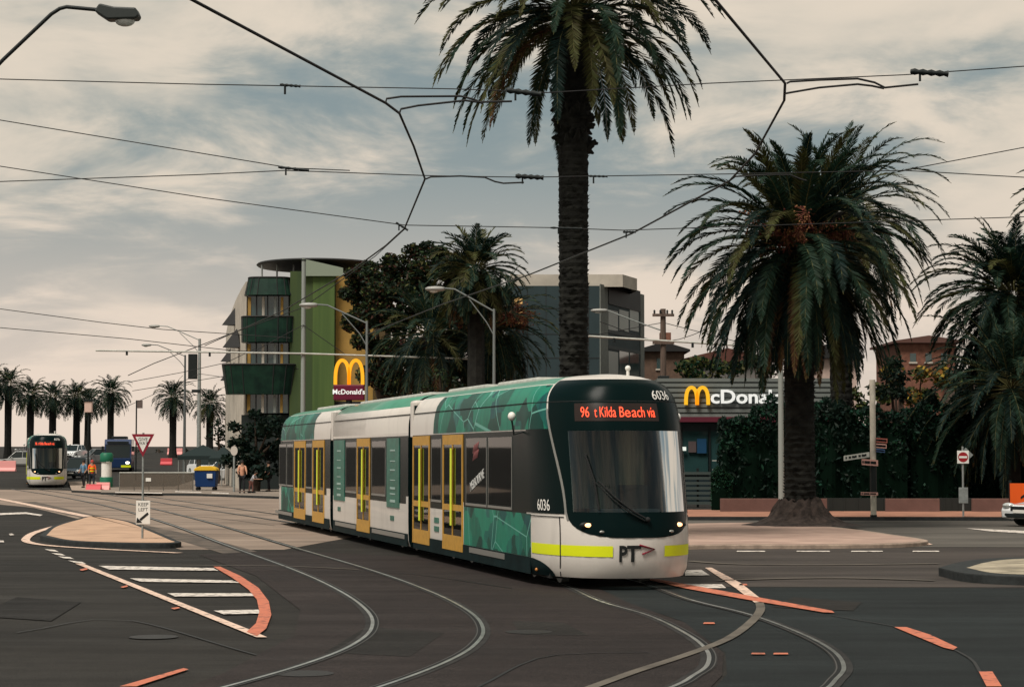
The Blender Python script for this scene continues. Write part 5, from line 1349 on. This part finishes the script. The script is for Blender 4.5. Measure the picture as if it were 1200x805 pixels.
# lantern posts, round sign, tents
def small_post(name, px, pyt, pyb, Y, kind, label, cat, m=dark_metal):
    c = at(px, pyt, Y); zb = T(c.x, Y); H = c.z - zb; r = empty(name, (c.x, Y, zb), 0, label, cat); mb = MB(); mb.tube([(0, 0, 0), (0, 0, H)], .06, 8); mb.build('pole', m, r); return r, H
r, H = small_post('lantern_post', 104, 468, 0, 150, 0, 'square pinkish lantern on a dark post between far palms', 'lantern')
mb = MB(); mb.box(-.27, .27, -.2, .2, H - .95, H - .15); mb.build('lantern_box', mat('lantern_pink', (.6, .42, .36), rough=.6), r, bevel=.04)
mb = MB(); mb.box(-.33, .33, -.26, .26, H - .145, H); mb.build('lantern_roof', dark_metal, r)
r, H = small_post('small_sign_post', 160, 469, 0, 170, 0, 'thin post with a small dark square sign above the give way triangle', 'sign')
mb = MB(); mb.box(0, .5, -.03, .03, H - .65, H); mb.build('sign_plate', mat('plate_brown', (.12, .09, .08), rough=.6), r)
r, H = small_post('round_sign', 274.5, 526, 0, 117, 0, 'round pale sign on a pole beside the standing pedestrian', 'road sign', galv)
mb = MB(); n = 20; vs = [(.2 * math.cos(2 * PI * i / n), y, H - .1 + .27 * math.sin(2 * PI * i / n)) for y in (-.08, -.061) for i in range(n)]
mb.add(vs, [tuple(range(n)), tuple(reversed(range(n, 2 * n)))] + [(i, (i + 1) % n, (i + 1) % n + n, i + n) for i in range(n)]); mb.build('disc', mat('disc_pale', (.5, .45, .4), rough=.6), r, fixn=True)
for (px, py, Y, w_, lab) in ((238, 521, 140, 3.0, 'dark peaked tent between the left street lamps'), (262, 523, 135, 1.6, 'smaller dark tent by the green building corner')):
    c = at(px, py, Y); r = empty('market_tent', (c.x, Y, 0), 0, lab, 'tent', 'dark tents'); H = c.z
    mb = MB(); mb.add([(-w_ / 2 * 1.0, -1.3, H - .75), (w_ / 2, -1.3, H - .75), (w_ / 2, 1.3, H - .75), (-w_ / 2, 1.3, H - .75), (0, 0, H), (-w_ / 2, -1.3, H - 1.0), (w_ / 2, -1.3, H - 1.0), (w_ / 2, 1.3, H - 1.0), (-w_ / 2, 1.3, H - 1.0)],
                    [(0, 1, 4), (1, 2, 4), (2, 3, 4), (3, 0, 4), (5, 6, 1, 0), (6, 7, 2, 1), (7, 8, 3, 2), (8, 5, 0, 3)]); mb.build('canopy', mat('tent_cloth', (.012, .022, .022), rough=.9), r)
    for x in (-w_ / 2 + .05, w_ / 2 - .05):
        for y in (-1.25, 1.25): mb = MB(); mb.tube([(x, y, 0), (x, y, H - .8)], .03, 6); mb.build('leg', galv, r)
# orange construction banner
c = at(1196, 592, 70); r = empty('construction_banner', (c.x, 70, .02), 0, 'orange construction banner on posts behind the white car', 'banner')
mb = MB(); mb.box(-.35, 2.2, -.02, .02, .55, 1.25); bo = mb.build('banner_cloth', mat('banner_orange', (.75, .1, .01), rough=.6), r)
for x in (-.33, .9, 2.15): mb = MB(); mb.box(x - .04, x + .04, .021, .1, 0, 1.35); mb.build('post', dark_metal, r)
mb = MB(); mb.prism([(.0, .8), (.3, 1.0), (.6, .8), (.6, .72), (.3, .9), (.0, .72)], -.03, -.021); mb.build('banner_mark', dark_metal, bo)
# playground turret showing over the tram: pink top on a purple cone
c = at(457, 452, 95); r = empty('playground_turret', (c.x, 95, 0), 0, 'pink topped purple playground turret peeping over the tram roof', 'playground')
mb = MB(); mb.lathe([(.55, 0), (.55, c.z - .75), (.5, c.z - .7), (.12, c.z - .35), (.06, c.z - .2)], n=18); mb.build('turret', mat('play_purple', (.08, .04, .16), rough=.5), r)
mb = MB(); mb.ball((0, 0, c.z - .05), (.2, .2, .24)); mb.build('finial', mat('play_pink', (.55, .05, .14), rough=.5), r)
c = at(433, 471, 95); mb = MB(); mb.lathe([(.5, 0), (.5, c.z - .25), (.3, c.z - .05), (.05, c.z)], n=16); o = mb.build('playground_dome', mat('play_orange', (.55, .1, .04), rough=.5), loc=(c.x, 95, 0)); tag(o, 'small orange red dome beside the purple playground turret', 'playground')

# ------------------------------------------------------------------ OVERHEAD WIRES
def wplane(px, py, z): return G(px, py, z)
def wire(name, pts, r, label, cat='wire', group=None, smooth=False, m=wire_mat):
    P = catmull(pts, 5) if smooth else pts
    mb = MB(); mb.tube(P, r, 6); o = mb.build(name, m); tag(o, label, cat, group); return o
ZC = 5.62
def C(px, py): return wplane(px, py, ZC)
p0 = C(225, 0); w1 = [p0 + (p0 - C(450, 120)) * 2.0, p0, C(452, 121), C(468, 133), C(485, 172), C(498, 210), C(474, 268), C(452, 288), C(415, 315), C(330, 365), C(240, 405)]
wire('contact_wire', w1, .013, 'thick kinked contact wire over the left hand tram track', group='contact wires')
q0 = C(838, 0); w2 = [q0 + (q0 - C(920, 96)) * 1.5, q0, C(920, 98), C(919, 118), C(885, 180), C(855, 212), C(740, 274), C(620, 322), C(520, 356), C(430, 392)]
wire('contact_wire', w2, .013, 'thick kinked contact wire over the track the big tram runs on', group='contact wires')
D = lambda px, py, Y: at(px, py, Y)
def span(pts, Y, r, label, **k): return wire('span_wire', [D(x, y, Y + (dy[0] if dy else 0)) for x, y, *dy in pts], r, label, group='span wires', **k)
span([(-200, 90), (0, 93), (230, 99), (340, 101), (530, 104.5), (600, 107), (640, 109), (830, 98), (1060, 88), (1200, 78), (1400, 66)], 20, .0055, 'uppermost span wire crossing the tall palm fronds')
span([(-200, 217), (0, 213), (230, 205), (335, 200), (500, 206), (615, 208), (860, 204), (1060, 200), (1200, 208), (1400, 219)], 25.5, .0065, 'second span wire, level with the top of the island palm')
span([(-300, 84), (0, 141), (340, 197), (410, 200)], 25.8, .0065, 'span wire sloping down from the left edge to the second span')
span([(-300, 145), (0, 195), (240, 232), (475, 264), (650, 267), (730, 270), (1180, 255), (1400, 247)], 31, .0075, 'third span wire, sloping from left edge then across the palm trunk')
span([(1055, 200.5), (1110, 190), (1200, 173), (1400, 135)], 25.6, .0065, 'short span wire rising to the right edge above the island palm')
span([(-100, 350), (0, 362), (120, 378), (190, 386), (340, 396)], 100, .02, 'upper of two far wires at the left behind the lamps')
span([(-100, 376), (0, 384), (150, 397), (265, 410), (356, 416)], 100, .02, 'lower of two far wires at the left behind the lamps')
span([(150, 440), (180, 426), (265, 393), (356, 360), (440, 300), (475, 268)], 90, .02, 'far wire rising across the green building facade')
span([(150, 448), (215, 436), (265, 425), (300, 408)], 120, .02, 'far wire behind the left street lamps at mid height')
span([(155, 458), (230, 446), (280, 438), (350, 432)], 125, .02, 'low far wire running into the green building')
span([(140, 480), (234, 438), (290, 446)], 130, .018, 'thin far wire meeting the taller lamp pole')
span([(703, 377), (780, 400), (860, 372)], 104, .02, 'wire sagging past the timber utility pole', smooth=True)
span([(700, 392), (777, 378), (870, 402)], 106, .02, 'second wire tied to the timber utility pole')
# registration arms
def reg(pts, Y, label, r=.011): return wire('registration_arm', [D(x, y, Y) for x, y in pts], r, label, cat='wire arm', group='registration arms')
reg([(452, 121), (453, 116), (470, 113.5), (540, 113), (556, 117), (566, 122)], 20, 'upper bent arm tied to the left contact wire')
reg([(468, 133), (470, 128), (490, 124), (545, 118), (560, 120), (600, 119)], 20, 'lower bent arm tied to the left contact wire')
reg([(499, 210), (505, 207.5), (540, 206.5), (568, 208), (580, 213), (590, 215), (614, 214)], 25.5, 'bent arm beside the lower kink of the left contact wire')
reg([(922, 98), (926, 96), (960, 94), (1005, 92.5), (1025, 97), (1037, 103), (1076, 99)], 20, 'upper bent arm tied to the right contact wire')
reg([(920, 110), (925, 109), (960, 103), (1005, 99), (1022, 101), (1036, 104)], 20, 'lower bent arm tied to the right contact wire')
reg([(855, 212), (862, 207), (900, 205), (926, 205), (938, 210), (945, 212)], 25.5, 'bent arm over the left side of the island palm crown')
def insul(pts, Y, r, label):
    mb = MB(); P = [D(x, y, Y) for x, y in pts]; n = 9; a, b = P[0], P[-1]; Q = [a.lerp(b, i / n) for i in range(n + 1)]
    mb.tube(Q, [r * (1 if i % 2 else .62) for i in range(n + 1)], 8); o = mb.build('wire_insulator', dark_metal)
    mb = MB(); q = a.lerp(b, .25); mb.tube([q, q - Vector((0, 0, .09))], .012, 6); 
    hk = mb.build('hook', dark_metal, o); tag(o, label, 'insulator', 'wire insulators'); return o
insul([(594, 106), (634, 111)], 20, .032, 'black insulator among the lower fronds of the tall palm')
insul([(604, 206.5), (637, 208.5)], 25.5, .034, 'black insulator left of the tall palm trunk')
insul([(1067, 84), (1111, 87)], 20, .034, 'black insulator near the top right corner')
insul([(328, 99.5), (352, 101.5)], 20, .016, 'small connector on the uppermost span wire at left')
insul([(326, 196), (362, 200)], 25.5, .02, 'small connector where two left span wires join')
insul([(464, 261), (478, 270)], 31, .02, 'small clamp where the left contact wire crosses the third span')
insul([(645, 267), (682, 268)], 31, .018, 'small connector beside the tall palm trunk on the third span')
insul([(690, 206.5), (712, 207)], 25.5, .016, 'small connector right of the tall palm trunk')
insul([(730, 272), (745, 272)], 31, .02, 'small clamp on the right contact wire crossing')

# ------------------------------------------------------------------ CARS, BUS
car_glass = mat('car_glass', (.006, .012, .012), rough=.06, spec=.6)
head_l = mat('car_headlight', (.6, .62, .6), rough=.15, metal=.3); head_on = mat('car_headlight_on', (.9, .9, .8), emit=(1, .85, .65), estr=2.5)
def car(px, pyb, Y, rz, paint, label, L=4.3, W=1.78, H=1.48, on=False, suv=0, z=None):
    c = at(px, pyb, Y); zb = T(c.x, Y) if z is None else z
    r = empty('parked_car', (c.x, Y, zb + .01), rz, label, 'car', 'cars around the junction')
    l = L / 2; b = .75 + suv * .12     # belt height
    prof = [(-l, .28), (-l + .02, .62), (-l + .1, b), (-l + .55 + .15 * (1 - suv), b + .08), (-l * .25, b + .09), (l * .35, b + .04), (l * .72, b - .06), (l - .12, .66), (l, .5), (l - .02, .26), (l - .4, .2), (-l + .4, .2)]
    mb = MB(); n = len(prof); vs = []
    for y, k in ((-W / 2 + .12, .97), (-W / 2, 1), (W / 2, 1), (W / 2 - .12, .97)):
        for x, z_ in prof:
            sh = 1 if k == 1 else .99
            vs.append((x * (sh - (.05 if k < 1 else 0) * (abs(x) > l * .8)), y, z_ if k == 1 else .2 + (z_ - .2) * 1.0))
    # middle rings carry full width, end caps slightly rounded
    rings = [(-W / 2, .0), (-W / 2 + .1, .06), (W / 2 - .1, .06), (W / 2, .0)]
    vs = []
    for y, g_ in rings:
        for x, z_ in prof: vs.append((x + (math.copysign(g_, x) if abs(x) > l * .85 else 0), y, z_ + (g_ * .5 if z_ > .7 else 0)))
    fs = [(j * n + i, j * n + (i + 1) % n, (j + 1) * n + (i + 1) % n, (j + 1) * n + i) for j in range(3) for i in range(n)] + [tuple(reversed(range(n))), tuple(range(3 * n, 4 * n))]
    mb.add(vs, fs); body = mb.build('body', paint, r, bevel=.03, fixn=True)
    x0, x1, x2, x3 = -l + .35, -l * .55 + suv * -.15, l * .12, l * .48
    zt = H; tw_ = W / 2 - .22; bw = W / 2 - .06; mb = MB()
    base = [(x0, -bw, b + .05), (x3, -bw, b + .02), (x3, bw, b + .02), (x0, bw, b + .05)]; top = [(x1, -tw_, zt - .03), (x2, -tw_, zt - .03), (x2, tw_, zt - .03), (x1, tw_, zt - .03)]
    mb.add(base + top, [(0, 1, 5, 4), (1, 2, 6, 5), (2, 3, 7, 6), (3, 0, 4, 7), (4, 5, 6, 7)]); mb.build('glasshouse', car_glass, r, bevel=.03, fixn=True)
    mb = MB(); mb.add([(x1 - .04, -tw_ - .02, zt - .04), (x2 + .06, -tw_ - .02, zt - .05), (x2 + .06, tw_ + .02, zt - .05), (x1 - .04, tw_ + .02, zt - .04), (x1 + .1, -tw_ + .1, zt + .01), (x2 - .05, -tw_ + .1, zt + .01), (x2 - .05, tw_ - .1, zt + .01), (x1 + .1, tw_ - .1, zt + .01)],
                    [(3, 2, 1, 0), (4, 5, 6, 7), (0, 1, 5, 4), (1, 2, 6, 5), (2, 3, 7, 6), (3, 0, 4, 7)]); mb.build('roof', paint, r, fixn=True)
    for s in (-1, 1):
        for (xa, xb) in ((x0, x1), (x3, x2), ((x0 + x3) / 2 - .05, (x1 + x2) / 2)):
            mb = MB(); mb.tube([(xa, s * (bw + .005), b + .03), (xb, s * (tw_ + .01), zt - .035)], .035, 4); mb.build('window_pillar', paint, r)
        for x in (-l * .62, l * .64):
            mb = MB(); mb.tube([(x, s * (W / 2 - .2), .32), (x, s * (W / 2 + .01), .32)], .32, 18); wh = mb.build('tyre', rubber, r)
            mb = MB(); mb.tube([(x, s * (W / 2 + .012), .32), (x, s * (W / 2 + .03), .32)], [.21, .17], 14); mb.build('rim', galv, wh)
        mb = MB(); mb.ball((l - .06, s * (W / 2 - .28), .64), (.16, .22, .09)); mb.build('headlight', head_on if on else head_l, r)
        mb = MB(); mb.box(-l - .03, -l + .15, s * (W / 2 - .2) - .16, s * (W / 2 - .2) + .16, .66, .82); mb.build('tail_light', mat('tail_red', (.35, .01, .01), rough=.3), r)
        mb = MB(); mb.ball((l * .3, s * (W / 2 + .1), b + .1), (.07, .1, .07)); mb.build('wing_mirror', paint, r)
        mb = MB(); mb.ball((l + .01, s * (W / 2 - .3), .36), (.06, .12, .06)); mb.build('fog_lamp', dark_metal, r)
    mb = MB(); mb.box(l - .05, l + .075, -W / 2 + .5, W / 2 - .5, .48, .62); mb.box(l - .05, l + .07, -W / 2 + .3, W / 2 - .3, .27, .4); mb.build('grille', dark_metal, r, bevel=.02)
    mb = MB(); mb.box(l + .076, l + .085, -.26, .26, .42, .52); mb.build('number_plate', white_paint, r)
    return r
silver_p = mat('paint_silver', (.42, .42, .40), rough=.3, metal=.3, coat=.6); white_p = mat('paint_white_car', (.75, .76, .76), rough=.25, coat=.8)
dark_p = mat('paint_dark', (.015, .022, .03), rough=.25, coat=.6); grey_p = mat('paint_grey', (.12, .12, .12), rough=.3, coat=.6)
cr_ = car(1259, 617, 65.5, PI + R(28), white_p, 'white car entering at the right edge, only its nose in view', L=4.4, H=1.5)
car(22, 549, 212, R(-172), silver_p, 'silver hatchback parked at the far left beside the distant tram', L=4.2, H=1.5)
car(92, 552, 175, R(-95), dark_p, 'dark four wheel drive close behind the distant tram', H=1.75, suv=1)
car(86, 541, 235, R(-100), white_p, 'pale car top glimpsed just right of the distant tram', H=1.6, suv=1)
car(113, 545, 222, R(-150), grey_p, 'dark grey car behind the workmen', H=1.5)
car(265, 546, 168, R(-140), white_p, 'white four wheel drive beside the small dark tent', H=1.75, suv=1)
car(240, 545, 185, R(-60), white_p, 'white van like car under the big dark tent', H=1.9, suv=1)
car(40, 547, 250, R(170), grey_p, 'grey car mostly hidden behind the distant tram')
# blue bus
c = at(138, 548, 195); zb = T(c.x, 195); bs = empty('bus', (c.x, 195, zb), R(-82), 'blue bus with lit headlights coming down the far road', 'bus')
bus_blue = mat('bus_blue', (.01, .03, .09), rough=.35, coat=.5)
mb = MB(); mb.prism([(-6.5, .35), (0, .35), (.08, 1.2), (-.05, 2.6), (-.3, 3.05), (-6.5, 3.1)], -1.25, 1.25); mb.build('body', bus_blue, bs, bevel=.08, fixn=True)
mb = MB(); mb.prism([(-.12, 1.35), (.1, 1.35), (.0, 2.55), (-.12, 2.55)], -1.1, 1.1); mb.build('windscreen', glass_dark, bs, fixn=True)
for s in (-1, 1):
    mb = MB(); mb.box(-6.2, -.6, *sorted((s * 1.26, s * 1.25)), 1.5, 2.5); mb.build('side_windows', glass_dark, bs)
    mb = MB(); mb.ball((.08, s * .9, .85), (.06, .2, .12)); mb.build('headlight', head_on, bs)
    for x in (-1.6, -5.2): mb = MB(); mb.tube([(x, s * 1.0, .5), (x, s * 1.28, .5)], .5, 16); mb.build('wheel', rubber, bs)
    mb = MB(); mb.box(.02, .25, *sorted((s * 1.3, s * 1.5)), 1.9, 2.4); mb.build('mirror', dark_metal, bs)
mb = MB(); mb.box(.0, .12, -1.0, 1.0, 2.62, 2.85); mb.build('route_display', dark_metal, bs)
mb = MB(); mb.box(.06, .11, .3, 1.2, .42, .62); mb.build('lime_panel', lime, bs)
mb = MB(); mb.box(-5.5, -2, -.7, .7, 3.1, 3.35); mb.build('roof_pod', dark_metal, bs, bevel=.05)

# ------------------------------------------------------------------ PEOPLE
skin_m = mat('skin', (.32, .18, .12), rough=.6)
def skinned(name, verts, edges, radii, m, parent, sub=2, root=0):
    me = bpy.data.meshes.new(name); me.from_pydata(verts, edges, []); me.materials.append(m); o = bpy.data.objects.new(name, me); COL.objects.link(o)
    if parent: o.parent = parent
    md = o.modifiers.new('skin', 'SKIN'); md.use_smooth_shade = True
    layer = me.skin_vertices[0] if len(me.skin_vertices) else None
    if layer is None:
        bm = bmesh.new(); bm.from_mesh(me); bm.verts.layers.skin.verify(); bm.to_mesh(me); bm.free(); layer = me.skin_vertices[0]
    for i, r in enumerate(radii): layer.data[i].radius = (r, r) if not isinstance(r, tuple) else r
    layer.data[root].use_root = True
    s = o.modifiers.new('sub', 'SUBSURF'); s.levels = sub; s.render_levels = sub
    return o
def person(px, pyb, Y, face, label, shirt, trousers, hair, H=1.72, stride=.12, group=None, vest=None, arm_f=.1, bend=0.0, zb=None, carry=False):
    c = at(px, pyb, Y); z0 = zb if zb is not None else .13; r = empty('person', (c.x, Y, z0), face, label, 'person', group); k = H / 1.72
    # faces -y ; x = left/right
    V = {'pel': (0, 0, .93), 'wai': (0, -.02 - bend * .1, 1.08), 'che': (0, -.02 - bend * .3, 1.3), 'nec': (0, -.02 - bend * .4, 1.46), 'hea0': (0, -.03 - bend * .45, 1.54), 'hea': (0, -.05 - bend * .5, 1.63), 'top': (0, -.03 - bend * .5, 1.69)}
    for s, n in ((-1, 'l'), (1, 'r')):
        st = stride * s
        V['sh' + n] = (s * .17, -.02 - bend * .35, 1.42); V['el' + n] = (s * .23, .0 - arm_f * .5 - bend * .3, 1.14); V['wr' + n] = (s * .22, -.06 - arm_f * 1.6 - bend * .3, .92 + arm_f * .6); V['ha' + n] = (s * .215, -.08 - arm_f * 1.9 - bend * .3, .84 + arm_f * .8)
        V['hi' + n] = (s * .09, 0, .88); V['kn' + n] = (s * .1, -st * .6 - .02, .49); V['an' + n] = (s * .1, -st + .02, .09); V['to' + n] = (s * .12, -st - .15, .03)
    E = [('pel', 'wai'), ('wai', 'che'), ('che', 'nec'), ('nec', 'hea0'), ('hea0', 'hea'), ('hea', 'top')]
    for n in 'lr': E += [('nec', 'sh' + n), ('sh' + n, 'el' + n), ('el' + n, 'wr' + n), ('wr' + n, 'ha' + n), ('pel', 'hi' + n), ('hi' + n, 'kn' + n), ('kn' + n, 'an' + n), ('an' + n, 'to' + n)]
    rad = dict(pel=.12, wai=.115, che=.13, nec=.05, hea0=.06, hea=.088, top=.06)
    for n in 'lr': rad.update({'sh' + n: .055, 'el' + n: .04, 'wr' + n: .028, 'ha' + n: .035, 'hi' + n: .085, 'kn' + n: .055, 'an' + n: .035, 'to' + n: .032})
    def grow(name, keys, m, f=1.0, sub=2):
        ks = [q for q in keys]; idx = {q: i for i, q in enumerate(ks)}
        return skinned(name, [tuple(Vector(V[q]) * k) for q in ks], [(idx[a], idx[b]) for a, b in E if a in idx and b in idx], [rad[q] * f * k for q in ks], m, r, sub)
    body = grow('body', list(V), skin_m)
    grow('shirt', ['wai', 'pel', 'che', 'nec', 'shl', 'shr', 'ell', 'elr'], shirt, 1.18)
    grow('trousers', ['pel', 'hil', 'hir', 'knl', 'knr', 'anl', 'anr'], trousers, 1.2)
    for n in 'lr':
        mb = MB(); t = Vector(V['to' + n]) * k; a = Vector(V['an' + n]) * k; mb.ball(((t.x + a.x) / 2, (t.y + a.y) / 2, .045), (.05, .15, .05)); mb.build('shoe', dark_metal, r)
    if hair:
        mb = MB(); p = Vector(V['hea']) * k; mb.ball((p.x, p.y + .025, p.z + .03), (.1 * k, .11 * k, .11 * k)); mb.build('hair', hair, r)
    if vest:
        mb = MB()
        for z_ in (1.05, 1.22): mb.lathe([(.168, z_), (.17, z_ + .05)], (0, -.02, 0), 14)
        mb.build('reflective_band', vest, r)
    # face features
    p = Vector(V['hea']) * k; mb = MB(); mb.ball((0, p.y - .1 * k, p.z - .01), (.012, .02, .02)); mb.build('nose', skin_m, r)
    return r
cl = lambda n, c: mat('cloth_' + n, c, rough=.9, var=.15, scale=8)
hair_d = mat('hair_dark', (.015, .01, .008), rough=.7); cap_red = mat('hat_red', (.4, .05, .04), rough=.7)
person(107.5, 575, 127, R(20), 'workman in an orange hi vis vest by the green stop pillar', cl('orange', (.85, .13, .03)), cl('navy', (.02, .025, .035)), cap_red, group='people at the far stop', vest=lime, zb=.14)
person(98, 575, 131, R(-20), 'person in a light blue shirt left of the hi vis workman', cl('sky', (.12, .22, .32)), cl('black', (.015, .015, .018)), hair_d, group='people at the far stop', zb=.14)
person(283.5, 584, 113, R(10), 'standing pedestrian in a peach top and dark trousers by the round sign', cl('peach', (.55, .28, .18)), cl('black', (.015, .015, .018)), hair_d, H=1.75, arm_f=.22)
person(294, 584, 113.5, R(60), 'child in a pale top bending beside the standing pedestrian', cl('pale', (.4, .4, .42)), cl('rose', (.32, .15, .13)), hair_d, H=1.15, bend=.9, arm_f=.35)
person(315, 581, 118, R(-50), 'dark clothed pedestrian in the shade behind the tram tail', cl('black', (.015, .015, .018)), cl('black', (.015, .015, .018)), hair_d, H=1.7)
# ------------------------------------------------------------------ camera, light, sky
cam = bpy.data.cameras.new('camera'); co = bpy.data.objects.new('camera', cam); COL.objects.link(co)
co.location = (0, 0, EYE); co.rotation_euler = (PI / 2 + PITCH, 0, 0)
cam.sensor_width = 36; cam.lens = 36 * F / 1200; cam.clip_end = 9000; cam.clip_start = .1
scene.camera = co
SUN_EL, SUN_AZ = R(58), R(215)      # azimuth: clockwise from +Y (camera forward)
w = bpy.data.worlds.new('World'); scene.world = w; w.use_nodes = True; nt = w.node_tree; L = nt.links
bg = nt.nodes['Background']; bg.inputs[1].default_value = .1
sky = nt.nodes.new('ShaderNodeTexSky'); sky.sky_type = 'NISHITA'; sky.sun_disc = False; sky.sun_elevation = SUN_EL; sky.sun_rotation = SUN_AZ
sky.dust_density = 3; sky.air_density = 1.2
tc = nt.nodes.new('ShaderNodeTexCoord')
def node(t, **k):
    n = nt.nodes.new(t)
    for a, b in k.items(): setattr(n, a, b)
    return n
def math_(op, a, b=None, c=None):
    n = node('ShaderNodeMath', operation=op)
    for i, x in enumerate((a, b, c)):
        if x is None: continue
        if isinstance(x, (int, float)): n.inputs[i].default_value = x
        else: L.new(x, n.inputs[i])
    return n.outputs[0]
sep = node('ShaderNodeSeparateXYZ'); L.new(tc.outputs['Generated'], sep.inputs[0])
zc = math_('MAXIMUM', sep.outputs[2], 0.0)
den = math_('ADD', zc, .18)
cx_ = math_('DIVIDE', sep.outputs[0], den); cy_ = math_('DIVIDE', sep.outputs[1], den)
cmb = node('ShaderNodeCombineXYZ'); L.new(cx_, cmb.inputs[0]); L.new(cy_, cmb.inputs[1])
def cloud(scale, det, off, rough=.55, sx=1, sy=1, dist=0):
    mp = node('ShaderNodeMapping'); mp.inputs['Location'].default_value = off; mp.inputs['Scale'].default_value = (sx, sy, 1); L.new(cmb.outputs[0], mp.inputs[0])
    n = node('ShaderNodeTexNoise'); n.inputs['Scale'].default_value = scale; n.inputs['Detail'].default_value = det; n.inputs['Roughness'].default_value = rough
    n.inputs['Distortion'].default_value = dist
    L.new(mp.outputs[0], n.inputs['Vector']); return n.outputs['Fac']
def ramp(x, a, b):
    n = node('ShaderNodeMapRange'); n.interpolation_type = 'SMOOTHSTEP'; n.inputs[1].default_value = a; n.inputs[2].default_value = b; L.new(x, n.inputs[0]); return n.outputs[0]
def mixc(f, a, b):
    n = node('ShaderNodeMix', data_type='RGBA')
    if isinstance(f, (int, float)): n.inputs[0].default_value = f
    else: L.new(f, n.inputs[0])
    for i, x in ((6, a), (7, b)):
        if isinstance(x, tuple): n.inputs[i].default_value = (*x, 1)
        else: L.new(x, n.inputs[i])
    return n.outputs[2]
big = cloud(.9, 5, (25.1, 4.4, 0), .5, 1.3, .8, .3)
med = cloud(3.0, 6, (46.67, 2.64, 0), .6, 1.0, 1.0, .4)
mixn = math_('ADD', math_('MULTIPLY', big, .62), math_('MULTIPLY', med, .38))
warm = (5.3, 4.65, 3.85); grey = (3.0, 3.1, 2.8); blue = (1.7, 2.1, 2.15)
lit = mixc(ramp(med, .35, .68), grey, warm)
m1 = ramp(mixn, .43, .56)                       # 0 = gaps, 1 = bright cloud
skyc = mixc(.92, sky.outputs[0], blue)
c = mixc(m1, skyc, lit)
c = mixc(ramp(big, .52, .66), c, warm)
hor = ramp(sep.outputs[2], .16, .0)             # pale pink band over the sea
c = mixc(math_('MULTIPLY', hor, .85), c, (6.0, 4.95, 4.15))
L.new(c, bg.inputs[0])
sun = bpy.data.lights.new('sun', 'SUN'); sun.energy = 2.9; sun.angle = R(22); sun.color = (1, .93, .84)
so = bpy.data.objects.new('sun', sun); COL.objects.link(so)
d = Vector((math.sin(SUN_AZ) * math.cos(SUN_EL), math.cos(SUN_AZ) * math.cos(SUN_EL), math.sin(SUN_EL)))
so.rotation_euler = d.to_track_quat('Z', 'Y').to_euler(); so.location = (0, 0, 60)
vs_ = scene.view_settings; vs_.view_transform = 'Standard'; vs_.look = 'None'; vs_.gamma = 1; vs_.exposure = .5; vs_.use_curve_mapping = False
scene.cycles.max_bounces = 6; scene.cycles.transparent_max_bounces = 12
